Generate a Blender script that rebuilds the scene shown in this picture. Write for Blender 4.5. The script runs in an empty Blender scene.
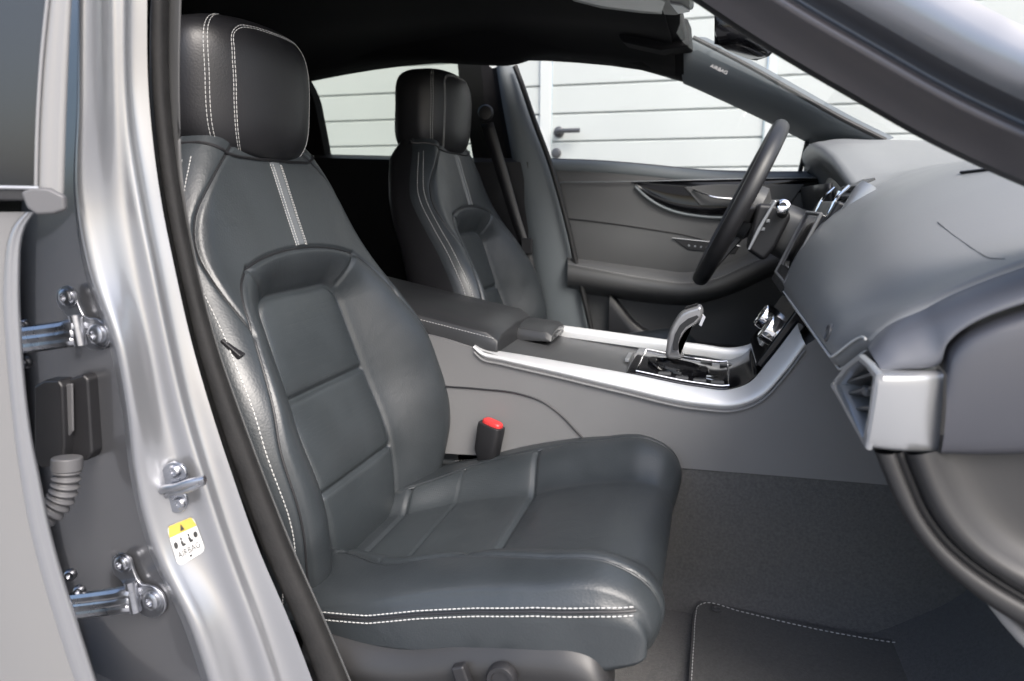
import bpy, bmesh, math, random
import numpy as np
from mathutils import Vector
random.seed(7); np.random.seed(7)
D=bpy.data; S=bpy.context.scene; COL=S.collection
R=math.radians
# ------------------------------------------------------------------ camera
CF=700.0; YAW=R(16); PIT=R(11.3); CP=np.array([0,-1.30,.95])
_c,_s,_p,_q=math.cos(YAW),math.sin(YAW),math.cos(PIT),math.sin(PIT)
FWD=np.array([-_s*_p,_c*_p,-_q]); RGT=np.array([_c,_s,0.]); UPV=np.array([-_s*_q,_c*_q,_p])
cam=D.cameras.new('camera'); camo=D.objects.new('camera',cam); COL.objects.link(camo)
cam.sensor_width=36; cam.lens=CF/1024*36; cam.clip_start=.02; cam.clip_end=5000
camo.location=CP; camo.rotation_euler=Vector(FWD).to_track_quat('-Z','Y').to_euler()
cam.dof.use_dof=True; cam.dof.focus_distance=1.08; cam.dof.aperture_fstop=5.0
S.camera=camo
# ------------------------------------------------------------------ world, sun, exposure
SUN_EL=R(46); SUN_AZ=R(138)     # azimuth clockwise from +Y
w=D.worlds.new('World'); S.world=w; w.use_nodes=True
nt=w.node_tree; nt.nodes.clear()
bg=nt.nodes.new('ShaderNodeBackground'); ow=nt.nodes.new('ShaderNodeOutputWorld'); sk=nt.nodes.new('ShaderNodeTexSky')
sk.sky_type='NISHITA'; sk.sun_disc=False; sk.sun_elevation=SUN_EL; sk.sun_rotation=SUN_AZ; sk.dust_density=4; sk.ozone_density=1
nt.links.new(sk.outputs[0],bg.inputs[0]); bg.inputs[1].default_value=.15; nt.links.new(bg.outputs[0],ow.inputs[0])
sl=D.lights.new('sun','SUN'); sl.energy=1.5; sl.angle=R(30); sl.color=(1,.995,.985)
so=D.objects.new('sun',sl); COL.objects.link(so)
sd=Vector((math.sin(SUN_AZ)*math.cos(SUN_EL),math.cos(SUN_AZ)*math.cos(SUN_EL),math.sin(SUN_EL)))
so.rotation_euler=(-sd).to_track_quat('-Z','Y').to_euler()
S.view_settings.view_transform='Standard'; S.view_settings.look='None'; S.view_settings.exposure=1.32; S.view_settings.gamma=1
S.render.engine='CYCLES'
# ------------------------------------------------------------------ helpers: a point of the photograph on a real plane
def ray(x,y): return FWD+RGT*(x-512)/CF+UPV*(340.5-y)/CF
def onY(x,y,Y): d=ray(x,y); return CP+d*(Y-CP[1])/d[1]
def onX(x,y,X): d=ray(x,y); return CP+d*(X-CP[0])/d[0]
def onZ(x,y,Z): d=ray(x,y); return CP+d*(Z-CP[2])/d[2]
def onP(x,y,p,n):
    d=ray(x,y); p=np.array(p,float); n=np.array(n,float); return CP+d*np.dot(p-CP,n)/np.dot(d,n)
def far(x,y,off=0): return onP(x,y,(0,.70+off,1.04),(0,1,.58))     # leaning plane of the far side windows
def arr(p): return np.array(p,float)
def cr(pts,n,closed=False):
    P=arr(pts); m=len(P)
    if closed: P=np.vstack([P[-1:],P,P[:2]])
    else: P=np.vstack([2*P[0]-P[1],P,2*P[-1]-P[-2]])
    segs=m if closed else m-1
    L=np.linalg.norm(P[2:2+segs]-P[1:1+segs],axis=1); cum=np.r_[0,np.cumsum(L)]
    T=np.linspace(0,cum[-1],n,endpoint=not closed); out=[]
    for t in T:
        i=min(max(int(np.searchsorted(cum,t,'right'))-1,0),segs-1); f=(t-cum[i])/max(L[i],1e-9)
        a,b,c,d=P[i],P[i+1],P[i+2],P[i+3]
        # tangents scaled for uneven spacing
        l0=np.linalg.norm(b-a)+1e-9; l1=np.linalg.norm(c-b)+1e-9; l2=np.linalg.norm(d-c)+1e-9
        m1=l1*((b-a)/l0*l1+(c-b)/l1*l0)/(l0+l1); m2=l1*((c-b)/l1*l2+(d-c)/l2*l1)/(l1+l2)
        f2,f3=f*f,f*f*f
        out.append((2*f3-3*f2+1)*b+(f3-2*f2+f)*m1+(-2*f3+3*f2)*c+(f3-f2)*m2)
    return np.array(out)
def sm(x): x=np.clip(x,0,1); return x*x*(3-2*x)
# ------------------------------------------------------------------ materials
MT={}
def mat(name,col,rough=.5,metal=0.,spec=.5,bump=None,sheen=0,coat=0,var=0,varscale=8,wr=None):
    m=D.materials.new(name); m.use_nodes=True; n=m.node_tree.nodes; l=m.node_tree.links; b=n['Principled BSDF']
    b.inputs['Base Color'].default_value=(*col,1); b.inputs['Roughness'].default_value=rough; b.inputs['Metallic'].default_value=metal
    b.inputs['Specular IOR Level'].default_value=spec
    if sheen: b.inputs['Sheen Weight'].default_value=sheen; b.inputs['Sheen Roughness'].default_value=.4
    if coat: b.inputs['Coat Weight'].default_value=coat; b.inputs['Coat Roughness'].default_value=.05
    tc=n.new('ShaderNodeTexCoord')
    if var:
        no=n.new('ShaderNodeTexNoise'); no.inputs['Scale'].default_value=varscale; no.inputs['Detail'].default_value=5
        l.new(tc.outputs['Object'],no.inputs['Vector'])
        mr=n.new('ShaderNodeMapRange'); mr.inputs['To Min'].default_value=1-var; mr.inputs['To Max'].default_value=1+var
        mr.inputs['From Min'].default_value=.3; mr.inputs['From Max'].default_value=.7
        l.new(no.outputs['Fac'],mr.inputs['Value'])
        mx=n.new('ShaderNodeVectorMath'); mx.operation='SCALE'; mx.inputs[0].default_value=col
        l.new(mr.outputs[0],mx.inputs['Scale']); l.new(mx.outputs[0],b.inputs['Base Color'])
        mr2=n.new('ShaderNodeMapRange'); mr2.inputs['To Min'].default_value=max(rough-.06,0); mr2.inputs['To Max'].default_value=min(rough+.06,1)
        mr2.inputs['From Min'].default_value=.3; mr2.inputs['From Max'].default_value=.7
        l.new(no.outputs['Fac'],mr2.inputs['Value']); l.new(mr2.outputs[0],b.inputs['Roughness'])
    if bump:
        kind,scale,strength,dist=bump
        if kind=='leather':
            t=n.new('ShaderNodeTexVoronoi'); t.inputs['Scale'].default_value=scale; t.feature='SMOOTH_F1'; out=t.outputs['Distance']
        elif kind=='holes':
            t=n.new('ShaderNodeTexVoronoi'); t.inputs['Scale'].default_value=scale; t.inputs['Randomness'].default_value=.0
            r=n.new('ShaderNodeMapRange'); r.inputs['From Min'].default_value=.15; r.inputs['From Max'].default_value=.32
            l.new(t.outputs['Distance'],r.inputs['Value']); out=r.outputs[0]
        else:
            t=n.new('ShaderNodeTexNoise'); t.inputs['Scale'].default_value=scale; t.inputs['Detail'].default_value=4; out=t.outputs['Fac']
        l.new(tc.outputs['Object'],t.inputs['Vector'])
        base_n=None
        if wr:
            t2=n.new('ShaderNodeTexNoise'); t2.inputs['Scale'].default_value=wr[0]; t2.inputs['Detail'].default_value=3; t2.inputs['Distortion'].default_value=.6
            l.new(tc.outputs['Object'],t2.inputs['Vector']); b2=n.new('ShaderNodeBump'); b2.inputs['Strength'].default_value=wr[1]; b2.inputs['Distance'].default_value=wr[2]
            l.new(t2.outputs['Fac'],b2.inputs['Height']); base_n=b2.outputs[0]
        bn=n.new('ShaderNodeBump')
        if base_n: l.new(base_n,bn.inputs['Normal'])
        bn.inputs['Strength'].default_value=strength; bn.inputs['Distance'].default_value=dist
        l.new(out,bn.inputs['Height']); l.new(bn.outputs[0],b.inputs['Normal'])
    MT[name]=m; return m
mat('leather_grey',(.029,.034,.038),.39,spec=.6,bump=('leather',420,.3,.0006),var=.10,varscale=14,wr=(16,.18,.006))
mat('leather_insert',(.030,.036,.040),.42,spec=.7,bump=('holes',290,.35,.0006),var=.08,varscale=14,wr=(16,.15,.006))
mat('leather_black',(.014,.014,.016),.45,bump=('leather',420,.25,.0006),var=.08)
mat('leather_light',(.13,.14,.15),.42,bump=('leather',420,.2,.0005))
mat('thread',(.50,.50,.49),.7)
mat('plastic_dark',(.016,.016,.018),.42,bump=('noise',700,.12,.0004),var=.06)
mat('plastic_trim',(.07,.071,.073),.42,bump=('noise',700,.12,.0004),var=.05)
mat('trim_mid',(.025,.025,.026),.42,bump=('noise',700,.12,.0004),var=.05)
mat('plastic_grey',(.17,.17,.172),.5,bump=('leather',500,.15,.0004),var=.05,varscale=5)
mat('pillar_trim',(.10,.115,.125),.6,bump=('noise',900,.15,.0004))
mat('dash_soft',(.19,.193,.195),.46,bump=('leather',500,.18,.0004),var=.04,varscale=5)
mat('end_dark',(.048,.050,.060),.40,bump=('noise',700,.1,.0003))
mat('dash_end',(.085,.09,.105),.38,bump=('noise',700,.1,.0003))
mat('satin_silver',(.37,.38,.395),.33,metal=.7)
mat('rail_silver',(.60,.605,.61),.42,metal=.35)
mat('lever_metal',(.30,.30,.31),.28,metal=.6)
mat('leather_mid',(.030,.031,.033),.42,bump=('leather',420,.22,.0006),var=.06)
mat('tray_dark',(.055,.056,.058),.4)
mat('chrome',(.85,.85,.86),.08,metal=1)
mat('gloss_black',(.005,.005,.006),.10,spec=.35)
mat('carpet',(.11,.109,.108),.95,spec=.1,sheen=.25,bump=('noise',800,.8,.002),var=.16,varscale=220)
mat('mat_pile',(.08,.08,.079),.95,spec=.1,sheen=.2,bump=('noise',900,.7,.0015),var=.14,varscale=240)
mat('headliner',(.010,.010,.011),.95,spec=.1)
mat('rubber',(.013,.0125,.0125),.75,spec=.35,bump=('noise',260,.4,.0012),var=.25,varscale=40)
mat('seal_dark',(.008,.008,.009),.6)
mat('hose_grey',(.09,.09,.095),.5)
mat('red_button',(.62,.045,.045),.4)
mat('label_white',(.55,.55,.54),.45); mat('label_yellow',(.42,.31,.05),.45); mat('ink_black',(.02,.02,.02),.5)
mat('zinc',(.42,.43,.46),.30,metal=1,bump=('noise',160,.15,.0015),var=.12,varscale=50)
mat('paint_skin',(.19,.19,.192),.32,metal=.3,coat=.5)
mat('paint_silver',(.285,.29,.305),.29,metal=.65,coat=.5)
mat('paint_shaded',(.095,.097,.105),.33,metal=.5,coat=.4)  # darker copy of the silver paint, hinge recess shade put into the colour
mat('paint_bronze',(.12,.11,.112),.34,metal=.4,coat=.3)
mat('frame_grey',(.20,.20,.202),.35,spec=.5)
mat('wall_white',(.41,.43,.423),.55,bump=('noise',90,.15,.002),var=.045,varscale=2.2)
mat('wall_frame',(.46,.475,.47),.5)
mat('groove_grey',(.3,.31,.3),.7)
mat('handle_dark',(.10,.10,.105),.4,metal=.6)
mat('paving',(.27,.27,.272),.85,bump=('noise',40,.4,.01),var=.15,varscale=3)
mat('screen_glass',(.01,.01,.012),.05,coat=.5)
mat('lens_white',(.2,.2,.205),.25)
def glass(name,tint,rough=0.0,fac=1.0):
    m=D.materials.new(name); m.use_nodes=True; n=m.node_tree.nodes; l=m.node_tree.links; n.clear()
    o=n.new('ShaderNodeOutputMaterial'); t=n.new('ShaderNodeBsdfTransparent'); g=n.new('ShaderNodeBsdfGlossy'); mx=n.new('ShaderNodeMixShader')
    t.inputs[0].default_value=(*tint,1); g.inputs['Roughness'].default_value=rough
    ge=n.new('ShaderNodeNewGeometry'); dt=n.new('ShaderNodeVectorMath'); dt.operation='DOT_PRODUCT'
    l.new(ge.outputs['Normal'],dt.inputs[0]); l.new(ge.outputs['Incoming'],dt.inputs[1])
    def ma(op,a,b=None):
        k=n.new('ShaderNodeMath'); k.operation=op
        for i,x in enumerate((a,b)):
            if x is None: continue
            if isinstance(x,(int,float)): k.inputs[i].default_value=x
            else: l.new(x,k.inputs[i])
        return k.outputs[0]
    f=ma('ADD',ma('MULTIPLY',ma('POWER',ma('SUBTRACT',1.0,ma('ABSOLUTE',dt.outputs['Value'])),5.0),fac),.04)
    l.new(f,mx.inputs[0]); l.new(t.outputs[0],mx.inputs[1]); l.new(g.outputs[0],mx.inputs[2]); l.new(mx.outputs[0],o.inputs[0]); MT[name]=m
glass('glass_clear',(.95,.97,.965),0,.35); glass('glass_rear',(.72,.76,.70)); glass('glass_dark',(.03,.04,.055)); mat('window_tint',(.010,.014,.020),.08,spec=.6)
# ------------------------------------------------------------------ objects
def link(name,me,m,parent=None,smooth=True,angle=None):
    o=D.objects.new(name,me); COL.objects.link(o)
    for k in (m if isinstance(m,(list,tuple)) else [m]): me.materials.append(MT[k])
    if smooth:
        for p in me.polygons: p.use_smooth=True
        if angle: me.set_sharp_from_angle(angle=R(angle))
    if parent: o.parent=parent
    return o
def fromdata(name,V,F,m,parent=None,angle=None,smooth=True):
    me=D.meshes.new(name); me.from_pydata([tuple(map(float,v)) for v in V],[],[tuple(f) for f in F]); me.update()
    bm=bmesh.new(); bm.from_mesh(me); bmesh.ops.recalc_face_normals(bm,faces=bm.faces); bm.to_mesh(me); bm.free()
    return link(name,me,m,parent,smooth,angle)
def gridfaces(nr,nc,cu=False,cv=False,off=0):
    F=[]
    for i in range(nr if cv else nr-1):
        for j in range(nc if cu else nc-1):
            F.append((off+i*nc+j,off+i*nc+(j+1)%nc,off+((i+1)%nr)*nc+(j+1)%nc,off+((i+1)%nr)*nc+j))
    return F
class MB:
    def __init__(s): s.V=[]; s.F=[]; s.M=[]
    def add(s,V,F,mi=0):
        o=len(s.V); s.V+= [tuple(map(float,v)) for v in V]; s.F+=[tuple(i+o for i in f) for f in F]; s.M+=[mi]*len(F); return s
    def grid(s,rows,cu=False,cv=False,mi=0,caps=False):
        rows=[arr(r) for r in rows]; nr,nc=len(rows),len(rows[0])
        F=gridfaces(nr,nc,cu,cv)
        if caps: F+= [tuple(range(nc))[::-1],tuple(range((nr-1)*nc,nr*nc))]
        return s.add(np.vstack(rows),F,mi)
    def prism(s,out,vec,mi=0):
        P=arr(out); Q=P+arr(vec); n=len(P)
        return s.add(np.vstack([P,Q]),[tuple(range(n)),tuple(range(2*n-1,n-1,-1))]+[(i,n+i,n+(i+1)%n,(i+1)%n) for i in range(n)],mi)
    def hull2(s,A,B,mi=0):
        P=arr(A);Q=arr(B);n=len(P)
        return s.add(np.vstack([P,Q]),[tuple(range(n)),tuple(range(2*n-1,n-1,-1))]+[(i,n+i,n+(i+1)%n,(i+1)%n) for i in range(n)],mi)
    def box(s,c,h,ax=None,mi=0):
        ax=np.eye(3) if ax is None else arr(ax); c=arr(c)
        V=[c+ax[0]*h[0]*a+ax[1]*h[1]*b+ax[2]*h[2]*d for a in(-1,1) for b in(-1,1) for d in(-1,1)]
        return s.add(V,[(0,1,3,2),(4,6,7,5),(0,4,5,1),(2,3,7,6),(0,2,6,4),(1,5,7,3)],mi)
    def tube(s,pts,r,n=8,mi=0,closed=False,flat=1.0,up=None):
        P=arr(pts); m=len(P); r=np.broadcast_to(r,(m,)); rows=[]; prev=None
        for i in range(m):
            a=P[(i-1)%m] if (closed or i>0) else P[i]; b=P[(i+1)%m] if (closed or i<m-1) else P[i]
            t=b-a; t=t/(np.linalg.norm(t)+1e-12)
            u=arr(up) if up is not None else (prev if prev is not None else (arr((0,0,1.)) if abs(t[2])<.9 else arr((1.,0,0))))
            u=u-t*np.dot(u,t); u/=np.linalg.norm(u)+1e-12; v=np.cross(t,u); prev=u
            rows.append([P[i]+r[i]*(math.cos(k)*v+flat*math.sin(k)*u) for k in np.linspace(0,2*math.pi,n,endpoint=False)])
        return s.grid(rows,cu=True,cv=closed,mi=mi,caps=not closed)
    def lathe(s,c,axis,prof,n=24,mi=0):
        a=arr(axis); a=a/np.linalg.norm(a); u=np.cross(a,(0,0,1.)) if abs(a[2])<.9 else np.cross(a,(1.,0,0)); u/=np.linalg.norm(u); v=np.cross(a,u); c=arr(c)
        rows=[[c+a*z+max(rr,1e-5)*(math.cos(k)*u+math.sin(k)*v) for k in np.linspace(0,2*math.pi,n,endpoint=False)] for rr,z in prof]
        return s.grid(rows,cu=True,mi=mi,caps=True)
    def each(s,name,m,parent=None,**k):
        par=list(range(len(s.V)))
        def fd(a):
            while par[a]!=a: par[a]=par[par[a]]; a=par[a]
            return a
        for f in s.F:
            r=fd(f[0])
            for i in f[1:]: par[fd(i)]=r
        comp={}
        for f,mi in zip(s.F,s.M): comp.setdefault(fd(f[0]),[]).append((f,mi))
        out=[]
        for fs in comp.values():
            ids=sorted({i for f,_ in fs for i in f}); mp={i:j for j,i in enumerate(ids)}
            q=MB(); q.V=[s.V[i] for i in ids]; q.F=[tuple(mp[i] for i in f) for f,_ in fs]; q.M=[mi for _,mi in fs]
            out.append(q.obj(name,m,parent,**k))
        return out
    def obj(s,name,m,parent=None,bevel=0,seg=3,angle=35,subsurf=0,solid=0,smooth=True):
        me=D.meshes.new(name); me.from_pydata(s.V,[],s.F); me.update()
        me.polygons.foreach_set('material_index',s.M)
        bm=bmesh.new(); bm.from_mesh(me); bmesh.ops.recalc_face_normals(bm,faces=bm.faces); bm.to_mesh(me); bm.free()
        o=link(name,me,m,parent,smooth,angle)
        if solid: k=o.modifiers.new('solid','SOLIDIFY'); k.thickness=abs(solid); k.offset=-1 if solid>0 else 1
        if bevel: k=o.modifiers.new('bevel','BEVEL'); k.width=bevel; k.segments=seg; k.limit_method='ANGLE'; k.angle_limit=R(30); k.harden_normals=True
        if subsurf: k=o.modifiers.new('sub','SUBSURF'); k.levels=k.render_levels=subsurf
        return o
def patch(rows,nu,nv):
    A=[cr(r,nu) for r in rows]; B=[cr([a[j] for a in A],nv) for j in range(nu)]
    return [[B[j][i] for j in range(nu)] for i in range(nv)]
def stitches(mb,pts,r=.0008,dash=.0042,gap=.0016,lift=None):
    P=arr(pts); L=np.linalg.norm(np.diff(P,axis=0),axis=1); cum=np.r_[0,np.cumsum(L)]
    f=lambda t: arr([np.interp(t,cum,P[:,k]) for k in range(3)])
    t=0
    while t+dash<cum[-1]:
        a,b=f(t),f(t+dash); mid=(a+b)/2
        if lift is not None: mid=mid+arr(lift)*.0004
        mb.tube([a,mid,b],[r*.6,r,r*.6],5); t+=dash+gap
    return mb
def empty(name,loc,label,cat,group=None):
    o=D.objects.new(name,None); o.location=loc; COL.objects.link(o); o['label']=label; o['category']=cat; o.empty_display_size=.1
    if group: o['group']=group
    return o
def structure(o,kind='structure'): o['kind']=kind; return o

# ================================================================== THE SETTING
mb=MB(); mb.add([(-400,-400,0),(400,-400,0),(400,400,0),(-400,400,0)],[(0,1,2,3)])
structure(mb.obj('ground','paving'))
CAR=empty('car',(0,0,0),'silver car seen through its open front passenger door, grey leather seats inside','car')

# ================================================================== GARAGE
YW=2.1
GAR=empty('garage_door',(0,YW,0),'white garage door of wide horizontal boards with a dark lever handle','garage door')
zs=[onY(554,86,YW)[2],onY(552,114,YW)[2],onY(558,142,YW)[2]]; pit=(zs[0]-zs[2])/2
x_post=onY(546,110,YW)[0]; x_post2=onY(772,70,YW)[0]
rows=[]; z0=zs[0]-pit*12
def clad(x0,x1,zlo,nb,off):
    m=MB()
    for k in range(nb):
        a=zlo+k*pit
        prof=[(0.012,a),(0.0,a+.007),(0.0,a+pit-.007),(.012,a+pit)]
        m.grid([[(x0,YW+p[0],p[1]) for p in prof],[(x1,YW+p[0],p[1]) for p in prof]])
    return m
for (a,b,lab) in ((-5.5,x_post-.03,None),(x_post+.03,x_post2-.02,None),(x_post2+.02,6,None)):
    o=clad(a,b,zs[0]-pit*11,24,0).obj('board_panel','wall_white',GAR); 
m=MB()
for x,wd in ((x_post,.03),(x_post2,.02)): m.box((x,YW-.002,1.6),(wd-.003,.012,1.7))
m.each('door_frame','wall_frame',GAR,bevel=.003)
hp=onY(557,131,YW-.05); he=onY(580,131,YW-.05)
m=MB(); m.lathe((hp[0],YW+.002,hp[2]),(0,-1,0),[(.026,0),(.026,.008),(.022,.011),(.012,.012),(.011,.05),(.0,.052)],20)
m.tube([(hp[0],YW-.05,hp[2]),(hp[0]+.02,YW-.056,hp[2]),(he[0],YW-.056,hp[2])],.0105,12); m.obj('handle','handle_dark',GAR)
kp=onY(556,153,YW-.01)
m=MB(); m.lathe((kp[0],YW+.002,kp[2]),(0,-1,0),[(.024,0),(.024,.008),(.019,.01),(.007,.0105),(.0,.0105)],20); m.obj('lock_rosette','handle_dark',GAR)

for o in GAR.children: o.location=(0,-YW,0)

# ================================================================== CAR BODY SHELL
m=MB()
# roof skin, header and rear
roof=[]
for x,z in ((-2.0,1.26),(-1.4,1.36),(-.8,1.415),(-.35,1.40),(-.12,1.355)):
    roof.append([(x,-.60,z-.07),(x,-.55,z-.025),(x,-.3,z),(x,0,z+.012),(x,.3,z),(x,.55,z-.025),(x,.60,z-.07)])
m.grid(patch(roof,26,24))
m.obj('roof','paint_silver',CAR,solid=.02)
m=MB()
for x,z in ():pass
hl=[]
for x,z in ((-2.0,1.20),(-1.4,1.30),(-.8,1.365),(-.4,1.352),(-.18,1.318),(-.115,1.302)):
    hl.append([(x,-.58,z-.045),(x,-.5,z-.01),(x,-.25,z),(x,0,z+.006),(x,.25,z),(x,.5,z-.01),(x,.58,z-.045)])
m.grid(patch(hl,26,24)); m.obj('headliner','headliner',CAR,solid=.006)
# black sheets added to close the rear of the cabin against light
m=MB()
m.grid([[(-2.0,-.68,.2),(-2.0,.68,.2)],[(-2.0,-.68,1.0),(-2.0,.68,1.0)],[(-2.0,-.58,1.27),(-2.0,.58,1.27)]])
m.grid([[(-2.0,-.71,.25),(-.78,-.71,.25)],[(-2.0,-.72,.98),(-.78,-.72,.98)],[(-2.0,-.60,1.31),(-.70,-.60,1.33)]])
m.obj('cabin_blackout','headliner',CAR,solid=.02)
# floor and sills
m=MB(); m.box((-.55,0,.22),(1.5,.66,.03)); m.box((-.6,-.70,.27),(1.5,.05,.10)); m.box((-.6,.74,.27),(1.5,.05,.10))
m.obj('floor_pan','paint_shaded',CAR,bevel=.01)
# front bulkhead, wing and bonnet keep the light out of the footwell
m=MB(); m.grid([[(.62,-.72,.2),(.62,.72,.2)],[(.66,-.72,.6),(.66,.72,.6)],[(.80,-.68,.96),(.80,.68,.96)]]); m.obj('bulkhead','headliner',CAR,solid=.02)
m=MB(); bon=[[(x,y,z-.10*(abs(y)/.75)**3-(.03 if abs(y)>.6 else 0)) for y in (-.78,-.6,-.3,0,.3,.6,.78)] for x,z in ((.78,.985),(1.1,.97),(1.5,.92),(1.8,.83),(1.95,.72),(1.98,.4))]
m.grid(patch(bon,24,20)); m.obj('bonnet','paint_silver',CAR,solid=.01)

# ================================================================== FLOOR CARPET, MAT
m=MB()
cl=[]
for y in np.linspace(-.66,-.13,6):
    cl.append([(-1.0,y,.262),(-.3,y,.262),(.02,y,.262),(.16,y,.262),(.27,y,.268),(.36,y,.31),(.46,y,.42),(.53,y,.56),(.60,y,.75)])
m.grid(patch(cl,80,20)); m.obj('floor_carpet','carpet',CAR)
m=MB()
tun=[onY(560,455,-.142),onY(680,468,-.142),onY(780,476,-.142),onY(900,486,-.142),onY(1000,492,-.142)]
rows=[]
for t in cr(tun,50):
    q=np.linspace(0,1,16); rows.append([(t[0],-.139-.012*sm(k*1.0)-.035*max(0,(k-.8)/.2)**2,t[2]+(.258-t[2])*k) for k in q])
m.grid(rows); m.obj('tunnel_carpet','carpet',CAR)
# loose floor mat
FM=empty('floor_mat',(.1,-.38,.268),'black carpet floor mat with pale stitched edge in the passenger footwell','floor mat')
mo=[onZ(697,600,.275),onZ(740,608,.275),onZ(800,621,.275),onZ(850,631,.275),onZ(910,640,.275),onZ(955,641,.275),onZ(990,630,.275)]
zmat=.278
def rel(P,o): return arr(P)-arr(o.location)
front=[onZ(x,y,zmat) for x,y in ((700,599),(740,608),(800,622),(850,632),(905,640),(950,642),(985,634),(1010,622))]
left=[onZ(x,y,zmat) for x,y in ((686,760),(688,690),(691,640),(693,612))]
outl=np.vstack([cr(left,20),cr(front,40),[(.24,-.66,zmat)],[(-.1,-.66,zmat)]])
m=MB(); m.prism(rel(outl,FM)-arr((0,0,.006)),(0,0,.006)); m.obj('mat_pile','mat_pile',FM,bevel=.003)
inset=[onZ(x,y,zmat+.001) for x,y in ((689,760),(691,690),(694,640),(696,614),(698,606),(704,603),(741,611.5),(800,625.5),(850,635.5),(905,643.5),(950,645.5),(985,637.5))]
m=MB(); stitches(m,rel(cr(inset,160),FM),r=.0009,dash=.005,gap=.003); m.obj('edge_stitching','thread',FM)
ey=onZ(716,610,zmat+.002)
m=MB(); m.lathe(rel([ey],FM)[0],(0,0,1),[(.007,0),(.007,.003),(.005,.004),(.004,.004),(.003,.001),(0,.001)],16); m.obj('fixing_stud','plastic_trim',FM)

# ================================================================== SEATS
BP=arr([[-.520,.36],[-.507,.43],[-.513,.529],[-.56,.659],[-.60,.785],[-.630,.885],[-.654,.983],[-.668,1.04],[-.678,1.09]])
BPs=cr(BP,400); _L=np.r_[0,np.cumsum(np.linalg.norm(np.diff(BPs,axis=0),axis=1))]
_i0=np.argmin(np.abs(BPs[:,1]-.43)); _L=_L-_L[_i0]
SY=-.37
def bprof(v): return np.stack([np.interp(v,_L,BPs[:,0]),np.interp(v,_L,BPs[:,1])],-1)
def bnorm(v):
    t=bprof(v+.004)-bprof(v-.004); t/=np.linalg.norm(t,axis=-1,keepdims=True); return np.stack([t[...,1],-t[...,0]],-1)
def tab(x,xs,ys): return np.interp(x,xs,ys)
def smtab(xs,ys,n=200):
    P=cr(np.stack([xs,ys],-1),n); return lambda x: np.interp(x,P[:,0],P[:,1])
WV=smtab([-.06,0,.1,.2,.3,.4,.45,.5,.55,.6,.635,.66],[.215,.235,.262,.275,.264,.238,.228,.214,.188,.152,.125,.105])
UB=smtab([-.06,0,.08,.14,.2,.28,.35,.40,.42,.44],[.195,.210,.235,.246,.249,.232,.205,.182,.167,.142])
PW=smtab([-.06,0,.1,.2,.3,.4],[.098,.102,.110,.117,.112,.104])
HS=smtab([-.06,0,.05,.15,.25,.35,.44,.5,.6,.66],[.035,.042,.056,.084,.086,.062,.036,.032,.026,.02])
ARCH=cr([(-.142,.44),(-.11,.449),(-.055,.4575),(0,.460),(.055,.4575),(.11,.449),(.142,.44)],40)
_bv=np.linspace(-.06,.44,70); BOLS=np.stack([UB(_bv),_bv],-1)
SEAM=np.vstack([BOLS,ARCH[::-1][1:-1],(BOLS*[-1,1])[::-1]])
def dpoly(U,V,P):
    best=np.full(U.shape,9.)
    for a,b in zip(P[:-1],P[1:]):
        d=b-a; L2=d@d+1e-12; t=np.clip(((U-a[0])*d[0]+(V-a[1])*d[1])/L2,0,1)
        best=np.minimum(best,np.hypot(U-a[0]-t*d[0],V-a[1]-t*d[1]))
    return best
def gro(d,w,dep): return -dep*np.exp(-(d/w)**2)
SIDE=cr([(.05,.635),(.10,.600),(.145,.562),(.185,.515),(.203,.47),(.207,.43),(.206,.39),(.203,.352)],40)
VAL=arr([(.142,.44),(.104,.398)])
def bheight(U,V):
    A=np.abs(U); pw=PW(V); top=.402; r=.035
    dx=A-pw; dy=V-top
    qx=np.maximum(dx+r,0); qy=np.maximum(dy+r,0)
    sdp=np.where((dx+r>0)&(dy+r>0),np.hypot(qx,qy)-r,np.maximum(dx,dy))
    varch=np.interp(A,[0,.055,.11,.142],[.460,.4575,.449,.44])
    inside=np.where(V<.44,A<UB(V),(A<.142)&(V<varch))
    ds=dpoly(A,V,SEAM[:90] if False else np.vstack([BOLS,ARCH[::-1][:21]]))
    H=HS(V)
    t=np.clip(sdp,0,9)/(np.clip(sdp,0,9)+ds+1e-6)
    hin=np.where(sdp<=0,0,H*np.sin(np.pi/2*t)**1.35)
    gv=[-.08,.11,.252,.402]
    puff=np.zeros_like(U)
    for a,b in zip(gv[:-1],gv[1:]):
        k=(V-a)/(b-a); puff=np.where((k>0)&(k<1),.007*np.sin(np.pi*np.clip(k,0,1))**.6,puff)
    puff*=np.clip(1-(A/np.maximum(pw,.01))**6,0,1); hin=np.where(sdp<=0,puff,hin)
    Wd=WV(V)
    hout=H-.016*np.clip((A-.1)/.12,0,1)**2*sm((V-.42)/.1)
    h=np.where(inside,hin,hout)
    # valley between the arch and the bolster
    h+=gro(dpoly(A,V,VAL),.004,.004)+gro(dpoly(A,V,SIDE),.0028,.0032)*(V<.64)
    h+=gro(ds,.0028,.0042)
    h+=gro(np.abs(sdp),.005,.004)*(V>-.03)
    for g in (.11,.252): h+=np.where(A<pw,gro(np.abs(V-g),.0045,.006),0)
    # stripe on the shoulder panel
    h+=np.where((V>.462)&(V<.592),gro(np.abs(A-.0115),.0018,.0016)+.0012*(A<.011),0)
    # edges
    rw=.045+.02*sm((.35-V)/.2); rt=.05
    qu=np.clip((A-(Wd-rw))/rw,0,1); qv=np.clip((V-(.66-rt))/rt,0,1)
    q=np.clip(np.sqrt(qu**2+qv**2),0,1); h-= (.045+.02*sm((.35-V)/.2))*(1-np.sqrt(np.clip(1-q*q,0,1)))
    return h
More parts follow.
